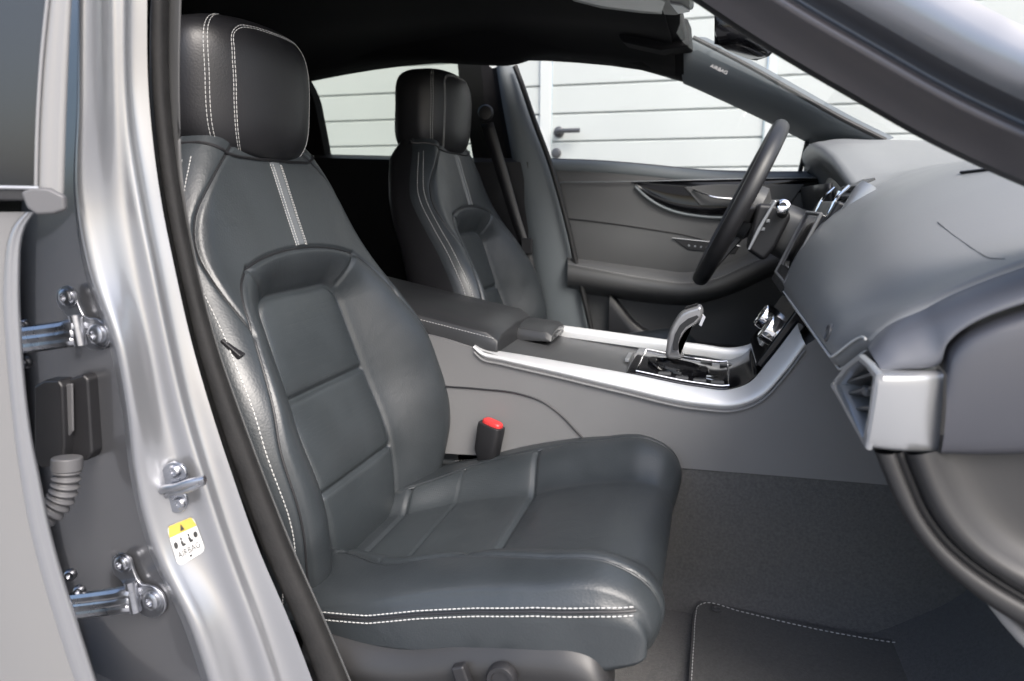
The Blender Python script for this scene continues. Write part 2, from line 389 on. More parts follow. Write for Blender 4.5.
def bpos(U,V,lift=0.):
    U=np.asarray(U,float);V=np.asarray(V,float); h=bheight(U,V)+lift; p=bprof(V); n=bnorm(V)
    return np.stack([p[...,0]+n[...,0]*h,U+SY,p[...,1]+n[...,1]*h],-1)
SO=arr((-.30,SY,.255))      # seat base on the floor
def make_backrest(parent):
    nv,ns=270,210
    v=np.linspace(-.06,.66,nv); s=np.linspace(-1,1,ns); s=np.sign(s)*(1-(1-np.abs(s))**1.25)
    V=np.repeat(v[:,None],ns,1); U=WV(V)*s[None,:]
    Pf=bpos(U,V)
    nb=22; B=[]
    for i in range(nv):
        e=bheight(arr([WV(v[i])]),arr([v[i]]))[0]; p=bprof(v[i]); n=bnorm(v[i]); Wd=float(WV(v[i])); tp=sm((v[i]-.60)/.06)
        back=-.10+.05*tp+.02*sm((.1-v[i])/.1)
        ring=[]
        for k in range(nb):
            f=(k+1)/(nb+1); ang=f*math.pi
            c=math.cos(ang); u=Wd*(np.sign(c)*abs(c)**.35)*(1+.02*math.sin(ang)); h=e+(back-e)*abs(math.sin(ang))**.45
            ring.append((p[0]+n[0]*h,SY+u,p[1]+n[1]*h))
        B.append(ring)
    Ball=arr(B); A=np.concatenate([Pf,Ball],1); nc=ns+nb
    mb=MB(); F=gridfaces(nv,nc,True,False)
    F+=[tuple(range(nc)),tuple(range((nv-1)*nc,nv*nc))]
    mb.add(A.reshape(-1,3)-SO,F)
    M=[]
    for i in range(nv-1):
        for j in range(nc):
            if j<ns-1:
                uu=abs(U[i,j]+U[i,j+1])/2; vv=v[i]
                M.append(2 if (uu<PW(vv)-.002 and vv<.40) else (3 if (uu<.0115 and .462<vv<.590) else 0))
            else: M.append(1)
    mb.M=M+[1,0]
    return mb.obj('backrest',['leather_grey','leather_black','leather_insert','leather_light'],parent,angle=None), Pf,Ball,v
def edge_lines(Pf,Ball,v,lo,hi,side,offs):
    out=[]
    sel=(v>lo)&(v<hi)
    for k in offs:
        j=k if side<0 else Pf.shape[1]-1-k
        out.append(Pf[sel][:,j])
    return out
# cushion: x runs forward
CPt=arr([[-.56,.415],[-.50,.430],[-.387,.449],[-.257,.4795],[-.15,.500],[-.095,.508],[-.064,.504],[-.048,.490],[-.042,.472],[-.045,.456],[-.055,.446],[-.070,.442]])
CPs=cr(CPt,500); _LC=np.r_[0,np.cumsum(np.linalg.norm(np.diff(CPs,axis=0),axis=1))]
_ix=int(np.argmax(CPs[:,0]))
def vx(x): return float(np.interp(x,CPs[:_ix,0],_LC[:_ix]))
def cprof(v): return np.stack([np.interp(v,_LC,CPs[:,0]),np.interp(v,_LC,CPs[:,1])],-1)
def cnorm(v):
    t=cprof(v+.006)-cprof(v-.006); t/=np.linalg.norm(t,axis=-1,keepdims=True); return np.stack([-t[...,1],t[...,0]],-1)
V0,VT,VC,VF=vx(-.475),vx(-.392),vx(-.264),vx(-.075); VEND=_LC[-1]
CW=smtab([0,.1,.3,VF-.04,VF,VF+.035,VEND],[.225,.245,.258,.260,.254,.243,.215])
CU=smtab([0,V0,V0+.1,VC,VC+.08,VF,VF+.035,VEND],[.10,.12,.178,.192,.206,.214,.214,.20])
CH=smtab([0,V0,V0+.1,VC,VC+.1,VF,VF+.025,VF+.045,VEND],[.022,.03,.042,.051,.052,.044,.028,.010,.0])
CSEAM=np.stack([CU(np.linspace(V0-.01,VEND-.02,120)),np.linspace(V0-.01,VEND-.02,120)],-1)
def cheight(U,V):
    A=np.abs(U); cu=CU(V); Wd=CW(V); H=CH(V)
    t=np.clip(A/cu,0,1); t2=np.clip((A-cu)/(Wd-cu+1e-6),0,1)
    flat=np.clip((t-.55)/.45,0,1)
    h=np.where(A<cu,H*np.sin(np.pi/2*flat)**1.6,H)
    # puffs
    k=np.clip((V-V0)/(VC-V0),0,1); h+=.006*np.sin(np.pi*k)**.7*(1-t**4)*(V<VC)*(V>V0)
    k=np.clip((V-VC)/(VF+.06-VC),0,1); h+=.010*np.sin(np.pi*k)**.6*(1-t**3)*(V>=VC)
    # bright dip ahead of the cross seam
    h+=np.where(A<cu-.004,gro(np.abs(V-VC),.004,.0055)+gro(np.abs(V-VC-.004),.02,.003),0)
    h+=np.where(A<cu-.004,gro(np.abs(V-VT),.0025,.0018),0)
    d=dpoly(A,V,CSEAM); h+=gro(d,.003,.0048)
    h+=np.where(A<cu,gro(np.abs(V-V0),.004,.005),0)
    rw=.05; qu=np.clip((A-(Wd-rw))/rw,0,1); q2=np.clip((V-(VEND-.03))/.03,0,1); q=np.clip(np.sqrt(qu*qu+q2*q2),0,1)
    h-=.018*(1-np.sqrt(np.clip(1-q*q,0,1)))
    return h
def cpos(U,V,lift=0.):
    U=np.asarray(U,float);V=np.asarray(V,float); h=cheight(U,V)+lift; p=cprof(V); n=cnorm(V)
    return np.stack([p[...,0]+n[...,0]*h,U+SY,p[...,1]+n[...,1]*h],-1)
def cside(v,u_side,f):
    """point on the side wall under the edge, f from 0 (edge) to 1 (bottom)"""
    e=float(cheight(arr([CW(v)]),arr([v]))[0]); p=cprof(v); n=cnorm(v); Wd=float(CW(v))
    x=p[0]+n[0]*e; z=p[1]+n[1]*e
    zb=min(z-.004,.425+.035*np.clip((x+.45)/.4,0,1)+.018*np.clip((v-VF+.03)/.06,0,1)**2)
    u=Wd+.012*math.sin(min(1,f*3.5)*math.pi*.5)*(1-.25*f)
    return (x-(.0)*f, SY+u_side*u, z+(zb-z)*f)
def make_cushion(parent):
    nv,ns=230,200
    v=np.linspace(.0,VEND,nv); s=np.linspace(-1,1,ns); s=np.sign(s)*(1-(1-np.abs(s))**1.25)
    V=np.repeat(v[:,None],ns,1); U=CW(V)*s[None,:]; Pf=cpos(U,V)
    nk=12; B=[]
    for i in range(nv):
        right=[cside(v[i],1,(k+1)/nk) for k in range(nk)]; left=[cside(v[i],-1,(k+1)/nk) for k in range(nk)][::-1]
        B.append(right+left)
    Ball=arr(B); A=np.concatenate([Pf,Ball],1); nc=ns+2*nk
    mb=MB(); F=gridfaces(nv,nc,True,False)
    F+=[tuple(range(nc)),tuple(range((nv-1)*nc,nv*nc))]
    mb.add(A.reshape(-1,3)-SO,F)
    M=[]
    for i in range(nv-1):
        for j in range(nc):
            if j<ns-1:
                uu=abs(U[i,j]+U[i,j+1])/2
                M.append(1 if (V0<v[i]<VC and uu<CU(v[i])-.003) else 0)
            else: M.append(0)
    mb.M=M+[0,0]
    return mb.obj('cushion',['leather_grey','leather_insert'],parent,angle=None),Pf,v
# headrest
HX,HZ=-.680,1.100
def hrest(th,t,lift=0.):
    th=np.asarray(th,float); t=np.asarray(t,float)
    n=3.2; c,sn=np.cos(th),np.sin(th)
    at=np.abs(t); sc=(1-at**4.5)**(1/3.2); sc=np.maximum(sc,1e-4)
    bw=.134*(1-.06*(t<0)*at**2)+lift; ad=.076+lift
    x=ad*np.sign(c)*np.abs(c)**(2/n)*sc; y=bw*np.sign(sn)*np.abs(sn)**(2/n)*sc
    x=x-.030*(y/.13)**2*(np.abs(c)**.5)*(c>0)
    z=(.100+lift)*t
    return np.stack([HX+x+.008*t-.010*np.clip(t,0,1)**2*1.2+.0*x,SY+y,HZ+z-.10*0*y+.03*(x/.06)*0],-1)
def make_headrest(parent):
    nt_,na=90,140; tt=np.sin(np.linspace(-np.pi/2,np.pi/2,nt_))*.9995; th=np.linspace(-np.pi,np.pi,na,endpoint=False)
    P=hrest(th[None,:]*np.ones((nt_,1)),tt[:,None]*np.ones((1,na)))
    mb=MB(); mb.grid(list(P-SO),cu=True,caps=True)
    M=[]
    for i in range(nt_-1):
        for j in range(na): M.append(1 if abs(th[j])>1.12 else 0)
    mb.M=M+[1,0]
    o=mb.obj('headrest',['leather_black','leather_black'],parent,angle=None)
    st=MB()
    for sg in (-1,1):
        for a in (.92,.99):
            st_t=np.linspace(-.90,.96,80); stitches(st,hrest(sg*(a+.0*st_t),st_t,.0006)-SO,r=.0006,dash=.0045,gap=.0012)
    for off in (0,.035):
        # rounded-rectangle seam of the front panel
        a0=.57-off*.9; t1=.80-off*.8
        pts=[(-a0,-.93),(-a0,-.5),(-a0,0),(-a0,.45),(-a0*.96,.68),(-a0*.75,t1),(-.3,t1+.02),(0,t1+.025),(.3,t1+.02),(a0*.75,t1),(a0*.96,.68),(a0,.45),(a0,0),(a0,-.5),(a0,-.93)]
        c=cr(pts,160); stitches(st,hrest(c[:,0],c[:,1],.0006)-SO,r=.0006,dash=.0045,gap=.0012)
    st.obj('headrest_stitching','thread',parent)
    p=MB()
    for y in (-.055,.055): p.tube([arr((HX-.01,SY+y,1.02))-SO,arr((HX-.02,SY+y,.96))-SO],.007,10)
    p.each('headrest_post','chrome',parent)
    return o
def make_seat():
    base=MB()
    for y in (-.19,.19):
        base.box(arr((-.34,SY+y,.285))-SO,(.22,.022,.028)); base.box(arr((-.36,SY+y*1.05,.36))-SO,(.16,.012,.05))
    base.box(arr((-.34,SY,.385))-SO,(.18,.21,.028))
    root=base.obj('front_seat','plastic_dark',CAR,bevel=.004); root.location=SO
    bk,Pf,Ball,v=make_backrest(root)
    st=MB()
    for sd_ in (-1,1):
        for ln in edge_lines(Pf,Ball,v,.0,.60,sd_,(4,9)): 
            stitches(st,ln-SO+arr((.0006,sd_*.0006,0)),r=.0008)
        st.obj('backrest_stitching','thread',root); st=MB()
    # fine twin stitch on the light shoulder stripe
    vv=np.linspace(.464,.588,40)
    for u in (-.009,.009,-.014,.014): stitches(st,bpos(np.full(40,u),vv,.0008)-SO,r=.0005,dash=.003,gap=.001)
    st.obj('stripe_stitching','thread',root)
    # dark piping in the seams
    pp=MB()
    pp.tube(bpos(SEAM[:,0],SEAM[:,1],.0006)-SO,.0016,6); pp.obj('seam_piping','leather_black',root)
    for sg in (-1,1): pp=MB(); pp.tube(bpos(SIDE[:,0]*sg,SIDE[:,1],.0004)-SO,.0013,6); pp.obj('shoulder_piping','leather_black',root)
    cu,Cf,cv=make_cushion(root)
    def seamline(off,sd_,x0=-.455,x1=-.058,n=120):
        xs=np.linspace(x0,x1,n); z=np.interp(xs,[-.46,-.44,-.366,-.302,-.229,-.161,-.096,-.054],[.460,.464,.475,.494,.512,.526,.534,.537])
        vv=np.array([vx(x) for x in xs]); Wd=CW(vv)+.0128
        return np.stack([xs,SY+sd_*Wd,z+off],-1)
    for sd_ in (-1,1):
        st=MB(); stitches(st,seamline(0,sd_)-SO,r=.0008); stitches(st,seamline(-.010,sd_)-SO,r=.0008); st.obj('cushion_stitching','thread',root)
        pp=MB(); pp.tube(seamline(-.005,sd_)-arr((0,sd_*.001,0))-SO,.0018,6); pp.obj('side_piping','leather_black',root)
        pp=MB(); pp.tube(cpos(CSEAM[:,0]*sd_,CSEAM[:,1],.0012)-SO,.0019,6); pp.obj('cushion_piping','leather_grey',root)
    make_headrest(root)
    # headrest collar on the shoulders
    vv=[.628,.615,.598,.594,.594,.594,.598,.615,.628]; uu=[-.145,-.128,-.10,-.06,0,.06,.10,.128,.145]
    c=cr(np.stack([uu,vv],-1),50); m=MB(); m.tube(bpos(c[:,0],c[:,1],.001)-SO,.0022,6); m.obj('headrest_collar','leather_black',root)
    # plastic side valance with its switches (outer side)
    top=[(312,622),(330,629),(350,634),(400,641),(470,634),(540,632),(575,637),(595,647),(607,664),(612,690)]
    T=cr([onY(x,y,-.626) for x,y in top],60)
    mid=[T[i]+arr((0,-.022,-.012-.004*math.sin(i/59*math.pi))) for i in range(60)]
    low=[T[i]+arr((0,-.030,-.034)) for i in range(60)]
    low2=[T[i]+arr((0,-.020,-.040)) for i in range(60)]
    bot=[arr((T[i][0]*.98-.008,-.652,min(.33,T[i][2]-.07))) for i in range(60)]
    inn=[T[i]+arr((0,.03,-.006)) for i in range(60)]
    m=MB(); m.grid(list(np.stack([arr(inn)-SO,T-SO,T+arr((0,-.006,-.001))-SO,arr(mid)-SO,arr(low)-SO,arr(low2)-SO,arr(bot)-SO])))
    o=m.obj('side_valance','trim_mid',root,subsurf=1,angle=None)
    k=onY(503,676,-.655)
    m=MB(); m.lathe(k-SO,(0,-1,.1),[(.017,0),(.017,.008),(.015,.011),(.011,.011),(.010,.008),(0,.008)],24); m.obj('lumbar_switch','plastic_dark',root)
    k=onY(466,676,-.656)
    m=MB(); m.box(k-SO+arr((0,-.004,-.005)),(.008,.006,.022),[(.94,0,.34),(0,1,0),(-.34,0,.94)]); m.obj('seat_switch','plastic_dark',root,bevel=.003)
    # release lever on the outer shoulder
    q=onY(229,352,-.60)
    m=MB(); m.box(q-SO+arr((.006,0,0)),(.016,.012,.011),[(.8,0,-.6),(0,1,0),(.6,0,.8)]); m.tube([q-SO+arr((0,0,-.01)),q-SO+arr((.022,0,-.048))],.006,8); m.obj('belt_guide','plastic_dark',root,bevel=.003)
    return root
SEAT=make_seat(); SEAT['label']='front passenger seat, grey leather, nearest the open door'
def copy_tree(o,parent):
    c=o.copy(); COL.objects.link(c); c.parent=parent
    for ch in list(o.children): copy_tree(ch,c)
    return c
kids=list(SEAT.children)
SEAT2=SEAT.copy(); COL.objects.link(SEAT2); SEAT2.parent=CAR
for ch in kids:
    c=ch.copy(); COL.objects.link(c); c.parent=SEAT2
SEAT2.location=(SO[0]+.010,.37,SO[2]+.055); SEAT2.scale=(1,-1,1); SEAT2['label']='driver seat behind the steering wheel, grey leather'
# rear bench
m=MB()
m.grid(patch([[(-1.33,y,.45),(-1.36,y,.6),(-1.45,y,.85),(-1.50,y,.98),(-1.60,y,1.0),(-1.9,y,1.0)] for y in (-.64,-.4,0,.4,.64)],30,30))
m.grid(patch([[(-.92,y,.30),(-.90,y,.42),(-.98,y,.48),(-1.2,y,.46),(-1.35,y,.45)] for y in (-.64,-.4,0,.4,.64)],30,20))
m.obj('rear_bench','leather_black',CAR,solid=.01)
# seat belt buckle between the seat and the console
BKp=onY(489,440,-.165); ax=[(.80,.30,-.52),(-.30,.95,.09),(.53,.08,.85)]
A=[arr(a)/np.linalg.norm(a) for a in ax]
up=arr((.18,0,1.)); up/=np.linalg.norm(up); sdv=arr((.93,-.36,-.17)); sdv-=up*np.dot(sdv,up); sdv/=np.linalg.norm(sdv); thk=np.cross(sdv,up)
m=MB()
secs=[(-.050,.012,.009),(-.036,.016,.011),(-.022,.023,.015),(.020,.0245,.0155),(.030,.024,.0145)]
rows=[]
for h,a,b in secs:
    rows.append([BKp+up*h+sdv*(a*np.sign(math.cos(k))*abs(math.cos(k))**.5)+thk*(b*np.sign(math.sin(k))*abs(math.sin(k))**.5) for k in np.linspace(0,2*math.pi,28,endpoint=False)])
m.grid(rows,cu=True,caps=True)
bk=m.obj('belt_buckle','plastic_dark',CAR,bevel=.0015); 
m=MB(); 
cc=BKp+up*.0315
m.grid([[cc+up*hh+sdv*(.020*s_*np.sign(math.cos(k))*abs(math.cos(k))**.6+.001)+thk*(.0105*s_*np.sign(math.sin(k))*abs(math.sin(k))**.6-.001) for k in np.linspace(0,2*math.pi,24,endpoint=False)] for hh,s_ in ((-.004,1),(.003,1),(.006,.85))],cu=True,caps=True)
m.obj('release_button','red_button',bk,bevel=.001)

# ================================================================== CENTRE CONSOLE
YN=-.142
top_n=[(300,318),(400,330),(440,338),(478,350),(540,366),(620,386),(700,404),(735,407),(762,398),(785,375),(806,345)]
bot_n=[(1000,492),(900,486),(780,476),(680,468),(560,460),(420,452),(300,448)]
T=cr([onY(x,y,YN+.001) for x,y in top_n],80)
B=[onY(x,y,YN+.001) for x,y in bot_n]
CT=T.copy(); ext=[arr((.24,YN,.80)),arr((.62,YN,.82))]
side=np.vstack([T,ext,B])
m=MB(); m.prism(side,(0,-2*YN-.002,0)); CON=m.obj('centre_console','plastic_grey',CAR,bevel=.0)
# soft raised knee pad line on the side (panel seam arc)
m=MB(); m.tube(cr([onY(x,y,YN-.0005) for x,y in ((440,386),(480,389),(520,394),(545,403),(562,416),(577,432),(590,445))],40),.0016,6); m.obj('panel_seam','plastic_dark',CON)
# satin rail: outer lower edge, inner upper edge
lo=[(474,346),(481,353),(500,358),(560,372),(620,386.5),(700,403.5),(735,405),(760,396),(783,373),(805,344)]
hi=[(474,345),(486,348),(520,353.5),(570,362),(630,372.5),(700,386),(728,388.5),(748,382),(766,362),(797,322)]
Lo=cr([onY(x,y,YN-.004) for x,y in lo],90); Hi=cr([onY(x,y,-.118) for x,y in hi],90)
m=MB(); n_=Hi-Lo
nrm=np.cross(np.gradient(Lo,axis=0),n_); nrm/=np.linalg.norm(nrm,axis=1,keepdims=True)
if nrm[40][2]<0: nrm=-nrm
m.grid([Lo-arr((0,-.006,.008)),Lo-nrm*.004,Lo+nrm*.001,(Lo+Hi)/2+nrm*.003,Hi+nrm*.001,Hi-nrm*.006,Hi-nrm*.02])
m.obj('trim_rail','rail_silver',CON,subsurf=1,angle=None)
# thin lip under the rail
m=MB(); Lp=cr([onY(x,y+6,YN-.002) for x,y in lo],90); m.tube(Lp,.0022,8); m.obj('rail_lip','plastic_grey',CON)
# far rail
lo2=[(540,324),(575,329),(640,338),(700,346),(738,350),(757,345),(771,331),(784,305)]
hi2=[(540,322),(575,326),(640,335),(700,343),(735,346),(752,341),(765,327),(778,300)]
L2=cr([onY(x,y,.116) for x,y in lo2],70); H2=cr([onY(x,y,.135) for x,y in hi2],70)
m=MB(); m.grid([L2-arr((0,0,.02)),L2,(L2+H2)/2+arr((0,0,.002)),H2,H2-arr((0,0,.06))]); m.obj('trim_rail','rail_silver',CON,subsurf=1,angle=None)
# roller tray between the rails
def deck(x): # height of the console deck along x
    return np.interp(x,Hi[:,0],Hi[:,2])
xs0,xs1=onY(505,350,-.118)[0],onY(622,371,-.118)[0]
m=MB(); rows=[]
for x in np.linspace(xs0-.22,xs1+.012,130):
    z=max(deck(x)-.009,float(np.interp(x,CT[:,0],CT[:,2]))+.002)+.0003*math.cos(x*2*math.pi/.006); rows.append([(x,-.117,z),(x,0,z),(x,.117,z)])
m.grid(rows); m.obj('tray_shutter','tray_dark',CON)
tx=onY(641,352,0.)
m=MB(); m.box((xs1-.002,0,deck(xs1)-.001),(.004,.03,.003)); m.obj('shutter_pull','satin_silver',CON,bevel=.001)
# selector plate
x0,x1=xs1+.006,onY(737,386,-.116)[0]
m=MB()
n=12; rows=[]
for x in np.linspace(x0,x1+.03,40):
    z=deck(x)-.004
    rows.append([(x,y,z+.004*(1-(y/.116)**2)) for y in np.linspace(-.116,.116,24)])
m.grid(rows); GS=m.obj('selector_plate','gloss_black',CON,solid=.004)
def dk(x,y,l=.002): return (x,y,deck(x)-.004+.004*(1-(y/.116)**2)+l)
m=MB()
xa,xb=x0+.016,x1-.012
ring=[dk(x,-.095) for x in np.linspace(xa,xb,16)]+[dk(xb,y) for y in np.linspace(-.09,.09,12)]+[dk(x,.095) for x in np.linspace(xb,xa,16)]+[dk(xa,y) for y in np.linspace(.09,-.09,12)]
m.tube(ring,.0014,6,closed=True); m.obj('chrome_outline','chrome',CON)
lever=onY(668,352,0.0); gx=lever[0]
m=MB(); m.grid([[dk(gx+.055*a*math.cos(k)+.02,-.01+.052*a*math.sin(k),h) for k in np.linspace(0,2*math.pi,30,endpoint=False)] for a,h in ((1,.001),(.98,.006),(.75,.007),(.7,.002),(.1,.002))],cu=True,caps=True)
m.obj('gaiter_ring','gloss_black',CON)
m=MB()
for i,(dx,dy) in enumerate(((-.03,-.078),(.0,-.082),(.03,-.082),(.06,-.078),(.075,.06),(.04,.075),(-.02,.08))):
    c=dk(gx+.03+dx,dy,.002); m.box(c,(.011,.006,.002))
m.each('mode_button','plastic_trim',CON,bevel=.001)
m=MB()
for i,(dx,dy) in enumerate(((-.03,-.069),(.0,-.072),(.03,-.072),(.06,-.069),(.01,-.05),(.05,-.045))):
    c=dk(gx+.03+dx,dy,.003); m.box(c,(.009,.0012,.001))
m.each('button_trim','chrome',CON)
# selector lever
lo_=[(666,356),(666.5,346),(668,336),(671.5,326),(676,318),(681,312),(687,308.5),(694,306.3),(700.5,304.8),(703,308),(703.5,313),(701,319),(696,324),(689,328.5),(684.5,334),(682,341),(682,349),(684,356)]
LO=cr([onY(x,y,0) for x,y in lo_],64,True); lc_=LO.mean(0)
def lrow(y,k):
    nrm_=np.gradient(np.vstack([LO[-1:],LO,LO[:1]]),axis=0)[1:-1]; nrm_/=np.linalg.norm(nrm_,axis=1,keepdims=True)
    pr=np.stack([-nrm_[:,2],0*nrm_[:,1],nrm_[:,0]],-1)
    if np.dot(pr[0],lc_-LO[0])<0: pr=-pr
    wd=np.clip((LO[:,2]-LO[:,2].min())/.05,0,1)*.3+.7
    q=LO+pr*k; q=q.copy(); q[:,1]=y*wd; return q
m=MB(); m.grid([lrow(y,k) for y,k in ((-.0165,.0075),(-.0165,.006),(-.0155,.003),(-.013,.0012),(-.009,.0003),(0,0),(.009,.0003),(.013,.0012),(.0155,.003),(.0165,.006),(.0165,.0075))],cu=True,caps=True)
GL=m.obj('gear_selector','lever_metal',CON,angle=50)
m=MB(); m.prism([onY(x,y,-.0160) for x,y in ((672.5,345),(675,334),(680,325),(688,318.5),(697,315),(699,317),(694,322),(686,327),(681,333.5),(678.5,342),(678,350),(673,350))],(0,-.0014,0)); m.obj('selector_inlay','leather_black',CON,bevel=.0006)
m=MB(); m.hull2([onY(x,y,-.010) for x,y in ((703,314),(706,317),(701.5,327),(698.5,325))],[onY(x,y,-.010)+arr((0,.02,0)) for x,y in ((703,314),(706,317),(701.5,327),(698.5,325))]); m.obj('selector_trim','chrome',CON,bevel=.001)
m=MB(); m.hull2([onY(x,y,-.008) for x,y in ((685,309),(698,304.7),(698.6,303.6),(685.4,307.8))],[onY(x,y,-.008)+arr((0,.016,0)) for x,y in ((685,309),(698,304.7),(698.6,303.6),(685.4,307.8))]); m.obj('selector_button','gloss_black',CON,bevel=.0006)
# armrest lid
zt=onY(494,337,-.128)[2]
xe=onY(500,341,-.128)[0]; xr=xe-.34; zr=onY(412,316,-.128)
sl_=(onY(494,337,-.128)[2]-zr[2])/(onY(494,337,-.128)[0]-zr[0])
def lidz(x): return zt+sl_*(x-xe)
m=MB()
rows=[]
for k,(y,dz,tk) in enumerate(((-.132,-.010,.024),(-.127,.002,.030),(-.105,.011,.034),(0,.017,.034),(.105,.011,.034),(.127,.002,.030),(.132,-.010,.024))):
    pr=[]
    for x in np.linspace(xr,xe,14):
        e=max(0,(x-(xe-.02))/.02); pr.append((x-.004*e,y,lidz(x)+dz-.010*e*e))
    pr+= [(xe-.004,y,lidz(xe)-.028)]
    for x in np.linspace(xe-.006,xr,6): pr.append((x,y,lidz(x)-.034))
    rows.append(pr)
m.grid(rows,cu=True,caps=True)
ARM=m.obj('armrest','leather_mid',CON,bevel=.003)
# narrow forward tongue of the lid on the driver side
xt=onY(558,325,.06)[0]
m=MB(); rows=[]
for y,dz in ((.000,-.012),(.006,-.001),(.03,.005),(.07,.007),(.115,.003),(.128,-.010)):
    pr=[]
    for x in np.linspace(xe-.06,xt,12):
        e=max(0,(x-(xt-.012))/.012); pr.append((x,y,lidz(xe)+.000+dz-.012*(x-xe+.06)/(xt-xe+.06)-.006*e*e))
    pr+=[(xt,y,lidz(xe)-.030)]+[(x,y,lidz(xe)-.030) for x in np.linspace(xt-.01,xe-.06,4)]
    rows.append(pr)
m.grid(rows,cu=True,caps=True); m.obj('armrest_tongue','leather_mid',CON,bevel=.002)
m=MB(); m.box((xt+.001,.05,lidz(xe)-.022),(.003,.02,.004)); m.obj('lid_catch','plastic_trim',CON,bevel=.001)
m=MB(); stitches(m,[(x,-.1295,lidz(x)-.0045) for x in np.linspace(xr,xe-.006,60)],r=.0007); m.obj('armrest_stitching','thread',CON)
# ================================================================== DASHBOARD
# profile (x,z) of the pad from the lower padded edge over the top to the windscreen foot
prof=arr([(.150,.776),(.126,.783),(.121,.795),(.128,.825),(.146,.868),(.182,.920),(.235,.962),(.300,.992),(.375,1.012),(.46,1.018),(.60,1.010),(.78,.985)])
ENDP=arr([(.165,.812),(.145,.815),(.139,.822),(.148,.836),(.165,.852),(.182,.862),(.21,.879),(.256,.902),(.32,.925),(.42,.95),(.6,.965),(.78,.96)])
def dash_row(y):
    P=prof.copy()
    if y>.03:   # the driver's side rises into a hood whose lip overhangs the instruments
        lz=float(np.interp(y,[.03,.09,.15,.25,.35,.5,.62,.72],[.962,.970,.987,1.022,1.050,1.077,1.077,1.06])); lx=float(np.interp(y,[.03,.15,.5],[.235,.230,.203]))
        lip=arr([(.30,lz-.10),(.275,lz-.095),(.255,lz-.082),(.243,lz-.06),(lx+.012,lz-.032),(lx+.002,lz-.012),(lx,lz-.001),(lx+.03,lz+.008),(.33,max(1.004,lz+.008)),(.46,max(1.018,lz+.002)),(.60,max(1.010,lz-.015)),(.78,.99)])
        f=sm((y-.03)/.05); P=P*(1-f)+lip*f
    e=sm((-.28-y)/.32)    # towards the open door the pad falls away
    P[4:]=P[4:]*(1-e)+ENDP[4:]*e
    e=sm((-.535-y)/.06)   # and its lower edge sweeps up over the end vent
    P[:4]=P[:4]*(1-e)+ENDP[:4]*e
    P=cr(P,64)
    return [(p[0],y,p[1]) for p in P]
ysl=[.70,.66,.6,.5,.4,.3,.22,.16,.12,.09,.06,.03,0,-.05,-.1,-.2,-.3,-.4,-.48,-.52,-.55,-.58,-.60]
rows=[dash_row(y) for y in ysl]
last=arr(rows[-1]); ctr=arr((.5,0,.86))
for dy,ins in ((-.006,.002),(-.010,.008),(-.012,.02)):
    q=last.copy(); q[:,1]=-.60+dy; d=np.stack([ctr[0]-q[:,0],0*q[:,0],ctr[2]-q[:,2]],-1); d/=np.linalg.norm(d,axis=1,keepdims=True); rows.append(list(q+d*ins))
m=MB(); m.grid(rows); DASH=m.obj('dashboard','dash_soft',CAR,solid=.012,angle=None)
# twin stitched edge of the pad
rr=[]; 
for off,idx in ((0,1.6),(1,3.0)):
    ln=[arr(dash_row(y)[int(idx)])*(1-idx%1)+arr(dash_row(y)[int(idx)+1])*(idx%1) for y in np.linspace(-.006,-.605,80)]
    m=MB(); m.tube(arr(ln)+arr((-.0012,0,.0)),.0012,6); rr.append(m)
for k in rr: k.obj('edge_piping','thread',DASH)
# faint airbag tear line on the pad
tl=[(938,222),(950,232),(965,243),(980,253),(990,258),(1005,259)]
from mathutils.bvhtree import BVHTree
def bvh(o): return BVHTree.FromPolygons([v.co for v in o.data.vertices],[tuple(p.vertices) for p in o.data.polygons])
def cast(tree,x,y):
    h=tree.ray_cast(Vector(CP),Vector(ray(x,y)).normalized())
    return (arr(h[0]),arr(h[1])) if h[0] is not None else (None,None)
_dt=bvh(DASH)
def on_dash(x,y): return cast(_dt,x,y)[0]
m=MB(); m.tube(cr([on_dash(x,y) for x,y in tl],24),.0006,5); m.obj('airbag_seam','plastic_grey',DASH)
# defroster slot
s0=on_dash(966,170); 
m=MB(); 
pA,pB=on_dash(962,173),on_dash(1006,168)
m.tube([pA+arr((0,0,.001)),(pA+pB)/2+arr((0,0,.001)),pB+arr((0,0,.001))],.006,8,flat=.3); m.obj('demister_slot','plastic_dark',DASH)
# round sensor badge on the pad side
bd=on_dash(829,333)
_bp=on_dash(829,333); m=MB(); m.lathe(_bp+arr((.001,0,0)),(-1,0,.2),[(.010,0),(.010,.003),(.008,.004),(.0075,.002),(0,.002)],20); m.obj('airbag_badge','plastic_trim',DASH)
# under-dash panel (glovebox face) set back below the pad
m=MB(); rows=[]
for y in (-.645,-.5,-.3,-.145):
    rows.append(cr([(.19,y,.785),(.20,y,.72),(.225,y,.66),(.262,y,.60),(.32,y,.545),(.42,y,.51),(.55,y,.50)],30))
m.grid(rows); m.obj('glovebox','plastic_grey',DASH,solid=.01)
